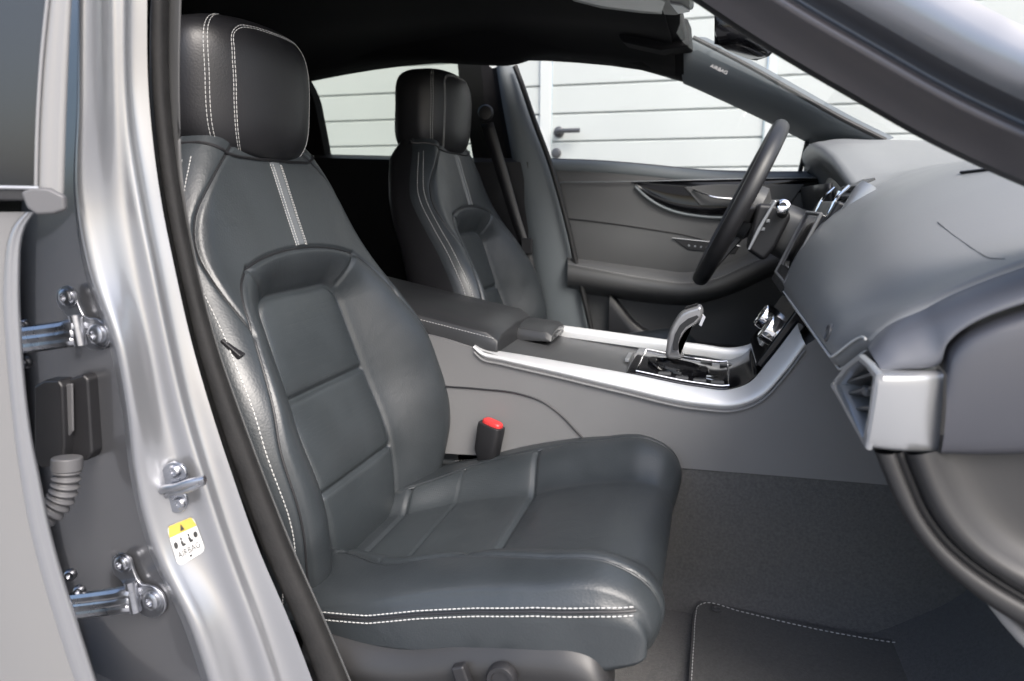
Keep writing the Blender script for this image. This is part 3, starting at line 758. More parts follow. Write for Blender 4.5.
# end vent: silver frame and slats, in the rear-facing end of the dash
XV=.128
vo=[onP(x,y,(XV,-.60,.78),(-1,-.12,0)) for x,y in ((830,385),(845,366),(860,354),(870,363),(879,374),(873,415),(867,450),(853,425))]
vi=[onP(x,y,(XV,-.60,.78),(-1,-.12,0)) for x,y in ((839,385),(849,371),(860,362),(868,369),(874,378),(870,410),(864,436),(854,416))]
nv_=arr((-1,-.12,0.)); nv_/=np.linalg.norm(nv_)
Vo,Vi=cr(vo,64,True),cr(vi,64,True)
vo_,vi_=arr(vo),arr(vi)
def poly_res(P,n=48):
    P=np.vstack([P,P[:1]]); L=np.r_[0,np.cumsum(np.linalg.norm(np.diff(P,axis=0),axis=1))]; t=np.linspace(0,L[-1],n,endpoint=False)
    return np.stack([np.interp(t,L,P[:,k]) for k in range(3)],-1)
def ringres(P,k=6):
    out=[]
    for a,b in zip(P,np.roll(P,-1,0)):
        for f in np.linspace(0,1,k,endpoint=False): out.append(a+(b-a)*f)
    return arr(out)
Ro,Ri=ringres(vo_),ringres(vi_)
m=MB(); m.grid([Ro*.97+Ri*.03-nv_*.004,Ro-nv_*.001,Ro*.8+Ri*.2+nv_*.0015,Ri*.8+Ro*.2+nv_*.0015,Ri-nv_*.001,Ri-nv_*.03],cu=True)
VENT=m.obj('air_vent','satin_silver',DASH,angle=50)
m=MB(); m.grid([Ri-nv_*.03,(Ri.mean(0)+(Ri-Ri.mean(0))*.05)-nv_*.032],cu=True); m.obj('vent_well','seal_dark',DASH)
ci=Ri.mean(0)
Lp_=cr([vi_[1],vi_[0],vi_[7],vi_[6]],20); Rp_=cr([vi_[2]*.5+vi_[3]*.5,vi_[4],vi_[5],vi_[6]],20)
for k in (4,8,12):
    m=MB(); a_,b_=Lp_[k],Rp_[k]; d_=arr((0,0,.0012))
    m.hull2([a_-nv_*.005+d_,a_-nv_*.005-d_,a_-nv_*.024-d_*4,a_-nv_*.024-d_*2],[b_-nv_*.005+d_,b_-nv_*.005-d_,b_-nv_*.024-d_*4,b_-nv_*.024-d_*2]); m.obj('vent_slat','plastic_trim',DASH)
m=MB(); m.box(ci-nv_*.006,(.003,.007,.004)); m.obj('vent_tab','plastic_trim',DASH,bevel=.002)
# silver end piece wrapping to the door side
E_=[onY(x,y,-.648) for x,y in ((880,374),(944,371),(938,455),(868,450))]
m=MB(); 
E0=[vo_[4]-nv_*.001,E_[1]+arr((0,0,0)),E_[2],vo_[6]-nv_*.001]
inn=[p+arr((.012,.03,0)) for p in E0]
n=12; rows=[]
tp=cr([vo_[4]-nv_*.0005,vo_[4]*.66+E_[1]*.34+arr((0,-.003,0)),vo_[4]*.3+E_[1]*.7+arr((0,-.003,0)),E_[1]],24); btm=cr([vo_[6]-nv_*.0005,vo_[6]*.66+E_[2]*.34+arr((0,-.003,0)),vo_[6]*.3+E_[2]*.7+arr((0,-.003,0)),E_[2]],24)
rows=[tp+arr((0,.03,-.003)),tp+arr((0,.004,.0)),tp+arr((0,0,-.003))]+[tp+(btm-tp)*f+arr((0,-.002*math.sin(f*math.pi),0)) for f in (.15,.3,.5,.7,.85)]+[btm+arr((0,0,.003)),btm+arr((0,.004,0)),btm+arr((0,.03,.003))]
m.grid(rows); m.obj('end_trim','satin_silver',DASH,subsurf=1,angle=None)
# dark end cap beside it
a=cr([onY(x,y,-.655) for x,y in ((946,371),(950,352),(962,338),(985,325),(1024,311),(1080,296))],24)
b=cr([onY(x,y,-.655) for x,y in ((940,457),(955,458),(980,459),(1010,459),(1040,458),(1080,456))],24)
rows=[a+arr((.006,.05,-.004)),a+arr((.002,.006,-.002))]+[a+(b-a)*f+arr((0,-.008*math.sin(f*math.pi)**.7,0)) for f in (.04,.15,.35,.6,.85,.96)]+[b+arr((0,.008,0)),b+arr((0,.05,.004))]
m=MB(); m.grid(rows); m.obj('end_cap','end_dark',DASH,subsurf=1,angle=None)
# padded shoulder above the end cap
a2=cr([onY(x,y,-.648) for x,y in ((884,374),(900,371),(925,370),(941,366),(947,347),(962,332),(985,319),(1024,305),(1080,290))],40)
c2=cr([onY(x,y,-.625) for x,y in ((868,352),(880,340),(900,330),(922,322),(940,312),(960,302),(985,292),(1024,278),(1080,258))],40)
d2=cr([onY(x,y,-.600) for x,y in ((866,342),(880,326),(900,312),(922,302),(940,293),(960,284),(985,274),(1024,260),(1080,240))],40)
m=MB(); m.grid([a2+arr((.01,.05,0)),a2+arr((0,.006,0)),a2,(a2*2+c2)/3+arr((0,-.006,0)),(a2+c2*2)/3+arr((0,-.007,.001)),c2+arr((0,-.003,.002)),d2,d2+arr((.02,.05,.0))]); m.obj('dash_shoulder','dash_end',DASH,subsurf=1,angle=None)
# curved lower side panel with its rubber seal
A_=cr([onY(x,y,-.655) for x,y in ((872,452),(880,472),(896,507),(914,536),(936,563),(980,602),(1024,630),(1100,668))],50)
B_=cr([onY(x,y,-.660) for x,y in ((897,454),(908,482),(924,518),(942,543),(963,563),(992,584),(1024,603),(1100,640))],50)
G_=cr([onY(x,y,-.655) for x,y in ((904,454),(915,482),(931,516),(949,540),(969,559),(997,579),(1026,597),(1100,632))],50)
H_=cr([onY(x,y,-.668) for x,y in ((925,454),(936,482),(950,510),(966,533),(985,552),(1008,568),(1035,582),(1100,610))],50)
I_=cr([onY(x,y,-.640) for x,y in ((990,454),(998,470),(1008,488),(1020,505),(1036,522),(1056,538),(1080,552),(1130,570))],50)
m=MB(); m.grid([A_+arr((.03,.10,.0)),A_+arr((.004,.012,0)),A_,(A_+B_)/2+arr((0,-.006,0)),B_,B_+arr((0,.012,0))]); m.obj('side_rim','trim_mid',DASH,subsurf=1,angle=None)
m=MB(); m.tube((B_+G_)/2+arr((0,.006,0)),.004,8); m.obj('side_seal','seal_dark',DASH)
m=MB(); m.grid([G_+arr((0,.012,0)),G_,(G_+H_)/2+arr((0,-.004,0)),H_,(H_*2+I_)/3+arr((0,.012,0)),(H_+I_*2)/3+arr((0,.006,0)),I_,I_+arr((.1,.0,.06))]); m.obj('kick_panel','trim_mid',DASH,subsurf=1,angle=None)
# centre stack: touch screen, upper vent, knobs
def slab(name,pts,y0,y1,th,mname,parent,bevel=.002):
    # pts: two pixel ends at mid y; builds a slab between z ends, spanning y0..y1
    m=MB(); a,b=arr(pts[0]),arr(pts[1]); t=b-a; nn=arr((-t[2],0,t[0])); nn/=np.linalg.norm(nn)
    if nn[0]>0: nn=-nn
    m.hull2([ (a[0],y0,a[2]),(b[0],y0,b[2]),(b[0]-nn[0]*th,y0,b[2]-nn[2]*th),(a[0]-nn[0]*th,y0,a[2]-nn[2]*th)],[(a[0],y1,a[2]),(b[0],y1,b[2]),(b[0]-nn[0]*th,y1,b[2]-nn[2]*th),(a[0]-nn[0]*th,y1,a[2]-nn[2]*th)])
    return m.obj(name,mname,parent,bevel=bevel)
sa,sb=onY(786,283,.015),onY(822,214,.015)
slab('touch_screen',(sa,sb),.012,.215,.02,'screen_glass',DASH)
m=MB()
for y0 in (.012,.215):
    m.tube([(sa[0]-.002,y0,sa[2]),(sb[0]-.002,y0,sb[2])],.003,8)
m.tube([(sa[0]-.002,.012,sa[2]),(sa[0]-.002,.215,sa[2])],.003,8); m.tube([(sb[0]-.002,.012,sb[2]),(sb[0]-.002,.215,sb[2])],.003,8)
m.obj('screen_bezel','plastic_grey',DASH)
slab('screen_surround',(onY(779,292,.02),onY(836,200,.02)),-.004,.235,.05,'plastic_dark',DASH,.006)
# silver blade of the centre vent
bl=[(826,236),(840,221),(855,203),(866,190),(871,184)]
bu=[(826,235),(836,217),(846,199),(854,186),(860,181)]
BL=cr([onY(x,y,-.035) for x,y in bl],30); BU=cr([onY(x,y,-.02) for x,y in bu],30)
m=MB(); m.grid([BL+arr((.01,0,-.006)),BL,(BL+BU)/2+arr((-.004,0,.003)),BU,BU+arr((.01,.0,-.004))]); m.obj('vent_blade','satin_silver',DASH,subsurf=1,angle=None)
m=MB()
cv=onY(838,198,.09)
for k in range(4):
    z=cv[2]-.026+k*.017; m.box((cv[0]+.004+k*.009,.10,z),(.016,.075,.0022),[(.9,0,.42),(0,1,0),(-.42,0,.9)])
m.each('vent_slat','plastic_trim',DASH,bevel=.001)
m=MB(); 
for y0 in (.02,.18): m.tube(cr([(cv[0]-.026,y0,cv[2]-.036),(cv[0]-.012,y0,cv[2]+.0),(cv[0]+.006,y0,cv[2]+.020)],12),.003,8)
m.tube([(cv[0]-.026,.02,cv[2]-.036),(cv[0]-.026,.18,cv[2]-.036)],.003,8); m.tube([(cv[0]-.005,.10,cv[2]-.02),(cv[0]+.004,.10,cv[2]+.012)],.005,8)
m.obj('vent_frame','chrome',DASH)
# lower climate panel and chrome knobs
ca,cb=onY(752,352,.0),onY(790,300,.0)
slab('climate_panel',(ca,cb),-.105,.112,.03,'gloss_black',DASH,.004)
tt_=cb-ca; tt_/=np.linalg.norm(tt_); nn=arr((-tt_[2],0,tt_[0])); nn=nn if nn[0]<0 else -nn
for y in (-.065,.065):
    m=MB(); m.lathe(ca+(cb-ca)*.52+arr((0,y,0)),nn,[(.024,-.002),(.024,.012),(.0225,.017),(.021,.018),(.018,.016),(0,.015)],30); kn=m.obj('climate_knob','chrome',DASH)
m=MB()
for k in range(5):
    y=-.03+k*.015; m.box(ca+(cb-ca)*.25+arr((0,y,0))+nn*.001,(.0055,.003,.002),[tuple(tt_),(0,1,0),tuple(nn)])
m.each('climate_button','satin_silver',DASH)
# driver's instrument recess
slab('instrument_panel',(onY(800,262,.37),onY(842,172,.37)),.23,.56,.06,'plastic_dark',DASH,.01)
m=MB(); rows=[[(.235,y,.80),(.26,y,.70),(.32,y,.60),(.45,y,.55)] for y in (.145,.3,.5,.68)]
rows=[cr(r,20) for r in rows]; m.grid(rows); m.obj('knee_panel','plastic_dark',DASH,solid=.01)
m=MB(); m.grid([cr([(.215,y,.985),(.225,y,.94),(.24,y,.88),(.24,y,.80)],12) for y in (.22,.4,.68)]); m.obj('dash_fascia','plastic_dark',DASH,solid=.01)

# ================================================================== STEERING WHEEL
SWc=onY(739,205,.37); TL=R(24.5)
wa=arr((-math.cos(TL),0,math.sin(TL))); wu=arr((math.sin(TL),0,math.cos(TL))); wy=arr((0,1.,0))
RR=.182
m=MB(); ringp=[SWc+wu*RR*math.cos(k)+wy*RR*math.sin(k) for k in np.linspace(0,2*math.pi,72,endpoint=False)]
m.tube(ringp,.0152,16,closed=True,up=wa,flat=1.15); SW=m.obj('steering_wheel','plastic_dark',CAR); SW['label']='black leather steering wheel'
m=MB()
hub=[]
for h,s_ in ((-.055,.7),(-.04,1.0),(-.022,.98),(-.012,.85),(-.008,.5)):
    hub.append([SWc+wa*h+wu*(.062*s_*np.sign(math.cos(k))*abs(math.cos(k))**.7-.004)+wy*(.075*s_*np.sign(math.sin(k))*abs(math.sin(k))**.7) for k in np.linspace(0,2*math.pi,40,endpoint=False)])
m.grid(hub,cu=True,caps=True); m.obj('airbag_hub','plastic_trim',SW)
for ang in (95,-95,168,-168):
    k=R(ang); d=wu*math.cos(k)+wy*math.sin(k); p=np.cross(wa,d)
    m=MB(); m.hull2([SWc+d*.05-wa*.03+p*.02,SWc+d*.05-wa*.03-p*.02,SWc+d*.05-wa*.045-p*.02,SWc+d*.05-wa*.045+p*.02],[SWc+d*.176-wa*.002+p*.014,SWc+d*.176-wa*.002-p*.014,SWc+d*.176-wa*.014-p*.014,SWc+d*.176-wa*.014+p*.014])
    m.obj('spoke','plastic_dark',SW,bevel=.003)
    if abs(ang)<100:
        m=MB(); m.tube([SWc+d*.06-wa*.024+p*.02,SWc+d*.17-wa*.0+p*.016],.003,8); m.tube([SWc+d*.06-wa*.024-p*.02,SWc+d*.17-wa*.0-p*.016],.003,8); m.each('spoke_trim','chrome',SW)
        m=MB()
        for j in range(3): m.box(SWc+d*(.085+.022*j)-wa*(.020-.006*j),(.008,.007,.003),[tuple(d),tuple(p),tuple(wa)])
        m.obj('wheel_button','satin_silver',SW,bevel=.002)
# column cowl and stalks
m=MB(); ax_=-wa
rows=[]
for h,a,b in ((.05,.045,.055),(.07,.055,.065),(.16,.06,.07),(.22,.055,.065)):
    rows.append([SWc+ax_*h+wu*(a*np.sign(math.cos(k))*abs(math.cos(k))**.6-.01)+wy*b*np.sign(math.sin(k))*abs(math.sin(k))**.6 for k in np.linspace(0,2*math.pi,32,endpoint=False)])
m.grid(rows,cu=True,caps=True); m.obj('column_cowl','plastic_trim',SW)
for y0,(ex,ey,eY) in ((.30,(783,206,.17)),(.44,(800,215,.58))):
    e=onY(ex,ey,eY); b=SWc+ax_*.095; b=arr((b[0],y0,b[2]+.01))
    m=MB(); m.tube(cr([b,(b*2+e)/3+arr((.0,0,.004)),(b+2*e)/3+arr((0,0,.004)),e],16),np.linspace(.010,.0115,16),14); st_=m.obj('column_stalk','plastic_dark',SW)
    if y0<.37:
        dv=(e-b)/np.linalg.norm(e-b); m=MB(); m.lathe(e-dv*.004,dv,[(.0135,-.008),(.0135,.004),(.011,.006),(.007,.0065),(.006,.004),(0,.004)],22); m.obj('stalk_ring','chrome',SW)
# paddle behind the near spoke
m=MB(); pd=[onY(x,y,.245) for x,y in ((774,200),(777,201),(763,226),(750,250),(747,250),(757,228))]; m.prism(pd,(0,-.006,0)); m.obj('shift_paddle','satin_silver',SW,bevel=.002)
m=MB(); pd=[onY(x,y,.255) for x,y in ((757,203),(784,205),(792,216),(776,248),(764,262),(746,250))]; m.prism(pd,(0,.045,0)); m.obj('switch_pod','plastic_dark',SW,bevel=.010)
for (x,y) in ((763,229),(768,221)):
    m=MB(); m.box(onY(x,y,.2535),(.004,.002,.0035)); m.obj('wheel_button','satin_silver',SW,bevel=.001)

# ================================================================== FAR DOOR (driver)
DOOR_Y=.70
def dp(x,y,d=0): return onY(x,y,DOOR_Y-d)
up_=[(545,158),(600,160),(650,164),(700,169),(760,171),(830,171)]
lo_=[(560,340),(600,350),(650,360),(700,370),(760,380),(830,390)]
rows=[[dp(x,y,.0) for x,y in up_],[dp(x,y+10,.012) for x,y in up_],[dp(x,y+24,.015) for x,y in up_]]
rows+=[[dp(x,y,d) for x,y in zip((548,600,650,700,760,830),ys)] for ys,d in (((200,205,208,212,214,214),.012),((226,232,240,246,250,250),.016),((262,266,272,276,278,278),.022),((290,296,300,304,306,306),.0),((330,334,340,345,350,350),.0))]
rows.append([dp(x,y,-.0) for x,y in lo_])
m=MB(); m.grid([cr(r,50) for r in rows]); DOOR=m.obj('front_door','plastic_trim',CAR,solid=-.03,angle=40); DOOR['label']='far front door panel with dark glossy handle strip'
# belt capping
m=MB(); bt=[(548,160),(600,162),(650,166),(690,170),(760,174),(830,174)]
T0=cr([dp(x,y-1,-.01) for x,y in bt],50); 
m.grid([T0+arr((0,.02,.0)),T0+arr((0,-.004,.003)),T0+arr((0,-.018,-.004)),T0+arr((0,-.026,-.018)),T0+arr((0,-.024,-.034)),T0+arr((0,-.012,-.040))]); m.obj('belt_capping','pillar_trim',DOOR,subsurf=1,angle=None)
# gloss strip with chrome line
gs_up=[(632,182),(660,180.5),(700,180),(760,179),(828,178)]; gs_lo=[(635,184),(648,196),(668,207),(700,214),(740,214),(765,208),(790,196),(828,182)]
U_=cr([dp(x,y,.020) for x,y in gs_up],50); L_=cr([dp(x,y,.020) for x,y in gs_lo],50)
m=MB(); m.grid([U_+arr((0,.012,.004)),U_]+[U_+(L_-U_)*f+arr((0,.004*math.sin(f*math.pi),0)) for f in (.25,.5,.75)]+[L_,L_+arr((0,.012,-.003))]); m.obj('gloss_strip','gloss_black',DOOR,angle=None)
m=MB(); m.tube(cr([dp(x,y-.4,.023) for x,y in ((560,183),(632,182),(700,180.2),(760,179),(828,178))],40),.0018,6); m.obj('chrome_line','satin_silver',DOOR)
m=MB(); m.tube(cr([dp(x,y+2.5,.020) for x,y in gs_lo[:6]],40),.0042,8); m.obj('strip_lip','pillar_trim',DOOR)
# handle
m=MB(); m.prism([dp(x,y,.020) for x,y in ((684,187),(715,184),(805,184),(790,205),(760,208),(700,206))],(0,.01,0)); m.obj('handle_cup','plastic_trim',DOOR,bevel=.003)
m=MB(); m.tube(cr([dp(693,189.5,.024),dp(702,193,.030),dp(712,196.5,.036),dp(728,198.5,.036),dp(745,199,.030)],20),np.linspace(.003,.0052,20),10,flat=.7); m.obj('door_handle','chrome',DOOR)
# seam and speaker
m=MB(); m.tube(cr([dp(x,y,.0165) for x,y in ((563,218),(600,222),(650,229),(690,236),(715,243))],30),.0016,6); m.obj('panel_seam','seal_dark',DOOR)
m=MB(); m.prism([dp(x,y,.020) for x,y in ((672,238),(712,242),(740,246),(735,254),(688,250))],(0,.008,0)); m.obj('speaker_grille','plastic_dark',DOOR,bevel=.002)
m=MB(); 
for k in range(7): m.box(dp(689+k*6,245.5+k*.7,.022),(.0022,.0015,.0022))
m.tube([dp(672,238,.021),dp(712,242,.021),dp(740,246,.021)],.0012,6); m.each('grille_stud','satin_silver',DOOR)
# armrest roll
at=[(568,264),(600,270),(650,279),(690,283),(715,279),(745,266),(775,253),(800,246)]
AT=cr([dp(x,y,.06) for x,y in at],60)
ab=cr([dp(x,y,.055) for x,y in ((568,286),(600,291),(650,298),(690,301),(715,297),(745,285),(775,272),(800,264))],60)
bkk=cr([dp(x,y,.01) for x,y in ((566,256),(600,260),(650,266),(690,270),(715,266),(745,254),(775,243),(800,238))],60)
bb2=cr([dp(x,y,.0) for x,y in ((566,290),(600,296),(650,303),(690,305),(715,300),(745,290),(775,277),(800,269))],60)
m=MB(); m.grid([bkk,bkk*.4+AT*.6+arr((0,0,.006)),AT,(AT+ab)/2+arr((0,-.012,0)),ab,bb2]); ARD=m.obj('door_armrest','plastic_trim',DOOR,subsurf=1,angle=None)
m=MB(); stitches(m,AT+arr((0,-.004,.001)),r=.0012,dash=.008,gap=.0005); m.obj('armrest_stitching','lens_white',DOOR)
# bin below
m=MB(); bc=cr([dp(x,y,.03) for x,y in ((610,292),(620,305),(634,322),(652,334),(690,342),(760,348),(820,350))],50); bd_=bc+arr((0,0,-.25))
m.grid([bc+arr((0,.03,.0)),bc,bc+arr((0,-.006,-.008)),bc+arr((0,-.006,-.2))]); m.obj('door_bin','plastic_dark',DOOR,subsurf=1,angle=None)
# window glass of the far front door
wt=[(517,62),(535,56),(600,59),(655,72),(715,95),(770,121),(805,139),(828,152)]
wb=[(556,161),(580,161),(610,162),(650,165),(690,169),(730,172),(780,173),(828,173)]
WT=cr([far(x,y,.012) for x,y in wt],40); WB=cr([far(x,y+3,.012) for x,y in wb],40)
m=MB(); m.grid([WT+(WB-WT)*f for f in np.linspace(-.04,1.03,6)]); m.obj('window_glass','glass_clear',DOOR)
# exterior mirror beyond the quarter light
mp=onY(818,156,.90)
m=MB(); rows=[]
for dx,s_ in ((-.035,.8),(-.03,1.0),(0,1.05),(.05,.85),(.09,.4),(.10,.1)):
    rows.append([mp+arr((dx,.085*s_*np.sign(math.cos(k))*abs(math.cos(k))**.6+.03,.055*s_*np.sign(math.sin(k))*abs(math.sin(k))**.6)) for k in np.linspace(0,2*math.pi,28,endpoint=False)])
m.grid(rows,cu=True,caps=True); MI=m.obj('wing_mirror','paint_silver',CAR)
m=MB(); m.box(mp+arr((-.037,.03,0)),(.002,.07,.044)); m.obj('mirror_glass','chrome',MI,bevel=.001)
m=MB(); m.tube([mp+arr((.02,-.05,-.03)),mp+arr((.03,-.15,-.045))],.02,10); m.obj('mirror_arm','plastic_dark',MI)
m=MB(); m.prism([far(x,y,.0) for x,y in ((801,137),(830,152),(835,172),(806,172),(803,160))],(0,.012,.0)); 
# quarter-light bars
m=MB(); m.tube([far(807,142,.0),far(800,172,.0)],.006,8); m.tube([far(822,150,.0),far(838,174,.0)],.008,8); m.each('quarter_bar','plastic_dark',DOOR)

# ================================================================== FAR PILLARS AND ROOF RAIL TRIM
HD=[( -2.2)]
# roof rail trim above the windows
rl=[(290,66),(330,64),(380,62),(420,60),(470,62),(512,62),(535,55),(600,58),(650,70),(684,80)]
RLp=cr([far(x,y,.0) for x,y in rl],70)
m=MB(); m.grid([RLp+arr((0,.03,-.002)),RLp+arr((0,-.004,.0)),RLp+arr((0,-.03,.02)),RLp+arr((0,-.075,.05)),RLp+arr((0,-.16,.075))]); m.obj('roof_rail_trim','headliner',CAR,subsurf=1,angle=None)
# A pillar trim of the far side
au=[(691,39),(697,42),(740,64),(790,92),(840,120),(884,142)]
al=[(683,82),(688,84),(715,96),(770,122),(805,140),(840,158)]
AU=cr([onY(x,y,.52) for x,y in au],50); AL=cr([far(x,y,0) for x,y in al],50)
m=MB(); mid=(AU+AL)/2
m.grid([AU+arr((.03,.03,.01)),AU+arr((.004,.004,.004)),AU,(AU*2+AL)/3+arr((-.012,-.016,.004)),(AU+AL*2)/3+arr((-.012,-.016,.002)),AL,AL+arr((0,.006,-.003)),AL+arr((.0,.03,0))]); AP=m.obj('pillar_trim','pillar_trim',CAR,subsurf=1,angle=None)
m=MB(); m.tube(AU+arr((.004,.006,.004)),.006,8); m.obj('windscreen_seal','seal_dark',CAR)
# AIRBAG lettering pressed into the trim
def text(name,body,size,loc,xd,yd,m_,parent,ext=.0003):
    c=D.curves.new(name,'FONT'); c.body=body; c.size=size; c.extrude=ext; c.align_x='CENTER'; c.align_y='CENTER'
    t=D.objects.new(name+'_tmp',c); COL.objects.link(t); bpy.context.view_layer.update()
    me=D.meshes.new_from_object(t.evaluated_get(bpy.context.evaluated_depsgraph_get())); D.objects.remove(t)
    xd=arr(xd)/np.linalg.norm(xd); yd=arr(yd)-xd*np.dot(yd,xd); yd/=np.linalg.norm(yd); zd=np.cross(xd,yd)
    for v in me.vertices: p=loc+xd*v.co.x+yd*v.co.y+zd*v.co.z; v.co=p
    me.materials.clear(); o=link(name,me,m_,parent,smooth=False); return o
tpos=onY(719,69.5,.50); 
text('airbag_lettering','AIRBAG',.0125,tpos,onY(725,72,.50)-onY(712,66,.50),(0,.4,1),'plastic_grey',AP)
# B pillar trim, seal and belt on the far side
bl_=[(496,66),(501,100),(508,140),(516,190),(524,240),(534,300),(542,345)]
br_=[(512,66),(518,82),(531,120),(546,160),(562,215),(577,280),(592,345)]
BLp=cr([onY(x,y,.665) for i,(x,y) in enumerate(bl_)],40); BRp=cr([onY(x,y,.675) for x,y in br_],40)
m=MB(); m.grid([BLp+arr((-.02,.06,0)),BLp,(BLp*2+BRp)/3+arr((.0,-.012,0)),(BLp+BRp*2)/3+arr((.0,-.008,0)),BRp,BRp+arr((.01,.02,0))]); BPT=m.obj('pillar_trim','pillar_trim',CAR,subsurf=1,angle=None)
bk_=cr([onY(x,y,.69) for x,y in ((455,40),(462,100),(470,140),(478,190),(486,240),(500,300),(512,345))],40)
m=MB(); m.grid([BLp+arr((.0,.012,0)),BLp+arr((-.02,.03,0)),bk_]); m.obj('pillar_lining','headliner',CAR)
m=MB(); s1=cr([onY(x+3,y,.655) for x,y in br_],40); m.tube(s1,.0075,10); m.obj('door_seal','seal_dark',CAR)
m=MB(); 
for dx in (0,): m.grid([cr([onY(x,y,.615) for x,y in p],30) for p in (((481,124),(497,175),(512,222),(524,258),(533,300)),((493,122),(508,172),(521,218),(532,254),(541,298)))])
m.obj('seat_belt','plastic_dark',CAR,solid=.002)
k=onY(486,113,.62); m=MB(); m.lathe(k,(.15,-1,0),[(.022,0),(.022,.008),(.018,.012),(.008,.013),(0,.013)],20); m.obj('belt_anchor','plastic_dark',CAR)
k=onY(527,246,.605); m=MB(); m.box(k,(.016,.006,.022)); m.obj('belt_tongue','plastic_dark',CAR,bevel=.003)
# rear door of the far side: glass and waist
m=MB(); g=[far(x,y,.012) for x,y in ((270,58),(440,52),(480,56),(490,165),(330,165),(285,120))]; m.add(g,[(0,1,2,3,4,5)]); RD=None
m.obj('rear_glass','glass_rear',CAR)
m=MB(); a=cr([onY(x,y,.68) for x,y in ((200,150),(320,154),(400,156),(480,158),(530,158))],20); m.grid([a+arr((0,.04,0)),a,a+arr((0,-.02,-.012)),a+arr((0,-.02,-.06)),a+arr((0,.0,-.7))]); m.obj('rear_door_panel','leather_black',CAR)
m=MB(); c=cr([far(x,y,.0) for x,y in ((250,60),(300,74),(312,95),(318,120),(325,156))],20); c2=cr([far(x,y,.0) for x,y in ((150,60),(200,74),(212,95),(218,120),(225,176))],20); m.grid([c+arr((0,.04,0)),c,c2]); m.obj('rear_pillar_trim','headliner',CAR)
# roof console, visor, mirror
m=MB(); z=1.335
oc=[onZ(x,y,1.30) for x,y in ((556,-20),(572,2),(600,9),(640,14),(676,16),(694,10),(690,-20))]
m.prism(oc,(0,0,.035)); OCN=m.obj('roof_console','plastic_dark',CAR,bevel=.006)
m=MB(); m.prism([onZ(x,y,1.297) for x,y in ((575,0),(605,7),(640,11),(662,13),(666,2),(640,-8),(600,-8))],(0,0,.006)); m.obj('reading_lamp','lens_white',OCN,bevel=.002)
m=MB(); m.prism([onZ(x,y,1.297) for x,y in ((670,4),(682,6),(690,12),(678,14))],(0,0,.006)); m.obj('lamp_switch','satin_silver',OCN,bevel=.001)
m=MB(); vs=[onY(x,y,.42) for x,y in ((610,20),(688,18),(690,46),(660,50),(622,42))]; m.prism(vs,(.004,.10,.004)); m.obj('sun_visor','headliner',CAR,bevel=.006)
mc=onY(745,33,.02)
m=MB(); rows=[]
f_=arr((-.80,.35,-.05)); f_/=np.linalg.norm(f_); sx=arr((.40,.91,0)); sx/=np.linalg.norm(sx); uz=np.cross(f_,sx); uz=uz if uz[2]>0 else -uz
for h,s_ in ((.012,.95),(.008,1.0),(-.012,.95),(-.03,.75),(-.04,.4)):
    rows.append([mc+f_*h+sx*(.10*s_*np.sign(math.cos(k))*abs(math.cos(k))**.5)+uz*(.035*s_*np.sign(math.sin(k))*abs(math.sin(k))**.5) for k in np.linspace(0,2*math.pi,32,endpoint=False)])
m.grid(rows,cu=True,caps=True); RM=m.obj('rear_view_mirror','gloss_black',CAR)
m=MB(); m.box(mc+f_*.0125,(.092,.030,.001),[tuple(sx),tuple(uz),tuple(f_)]); m.obj('mirror_glass','chrome',RM)
m=MB(); m.tube([mc-f_*.03,mc-f_*.05+arr((.0,0,.08))],.012,10); m.obj('mirror_stem','plastic_dark',RM)
m=MB(); m.box((-.108,.01,1.318),(.022,.50,.013)); m.obj('header_trim','headliner',CAR,bevel=.006)
# windscreen
m=MB(); rows=[]
for x,z,hw in ((-.086,1.309,.475),(.1,1.23,.50),(.35,1.125,.515),(.60,1.03,.58),(.72,.98,.62)):
    rows.append([(x-.10*(y/.68)**2,y,z) for y in np.linspace(-hw,hw,9)])
m.grid(patch(rows,24,24)); m.obj('windscreen','glass_clear',CAR)

# ================================================================== NEAR A PILLAR
def strip(name,curves,m_,parent,sub=1,solid=0):
    m=MB(); m.grid(curves); return m.obj(name,m_,parent,subsurf=sub,angle=None,solid=solid)
def ap(off,Y0,Y1,ex=0):
    base=[(560,-85),(690,2),(760,48),(850,101),(930,146),(1002,180),(1040,196),(1140,235)]
    return cr([onY(x+off*.5,y-off*.86+0,Y0+(Y1-Y0)*i/7) for i,(x,y) in enumerate(base)],50)
c0=ap(0,-.50,-.66); c1=ap(8,-.51,-.68); c2=ap(24,-.52,-.69); c3=ap(40,-.535,-.705); c4=ap(52,-.55,-.72); c5=ap(58,-.54,-.71); c6=ap(82,-.56,-.73); c7=ap(110,-.58,-.75); c8=ap(150,-.57,-.74)
strip('pillar_seal',[c0+arr((.01,.05,.01)),c0,c1],'seal_dark',CAR)
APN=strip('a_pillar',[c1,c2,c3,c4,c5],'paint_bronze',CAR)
strip('roof_gutter',[c5,c5+arr((0,.012,.006)),c6],'paint_shaded',CAR)
strip('roof_side',[c6,c7,c8],'paint_silver',CAR)

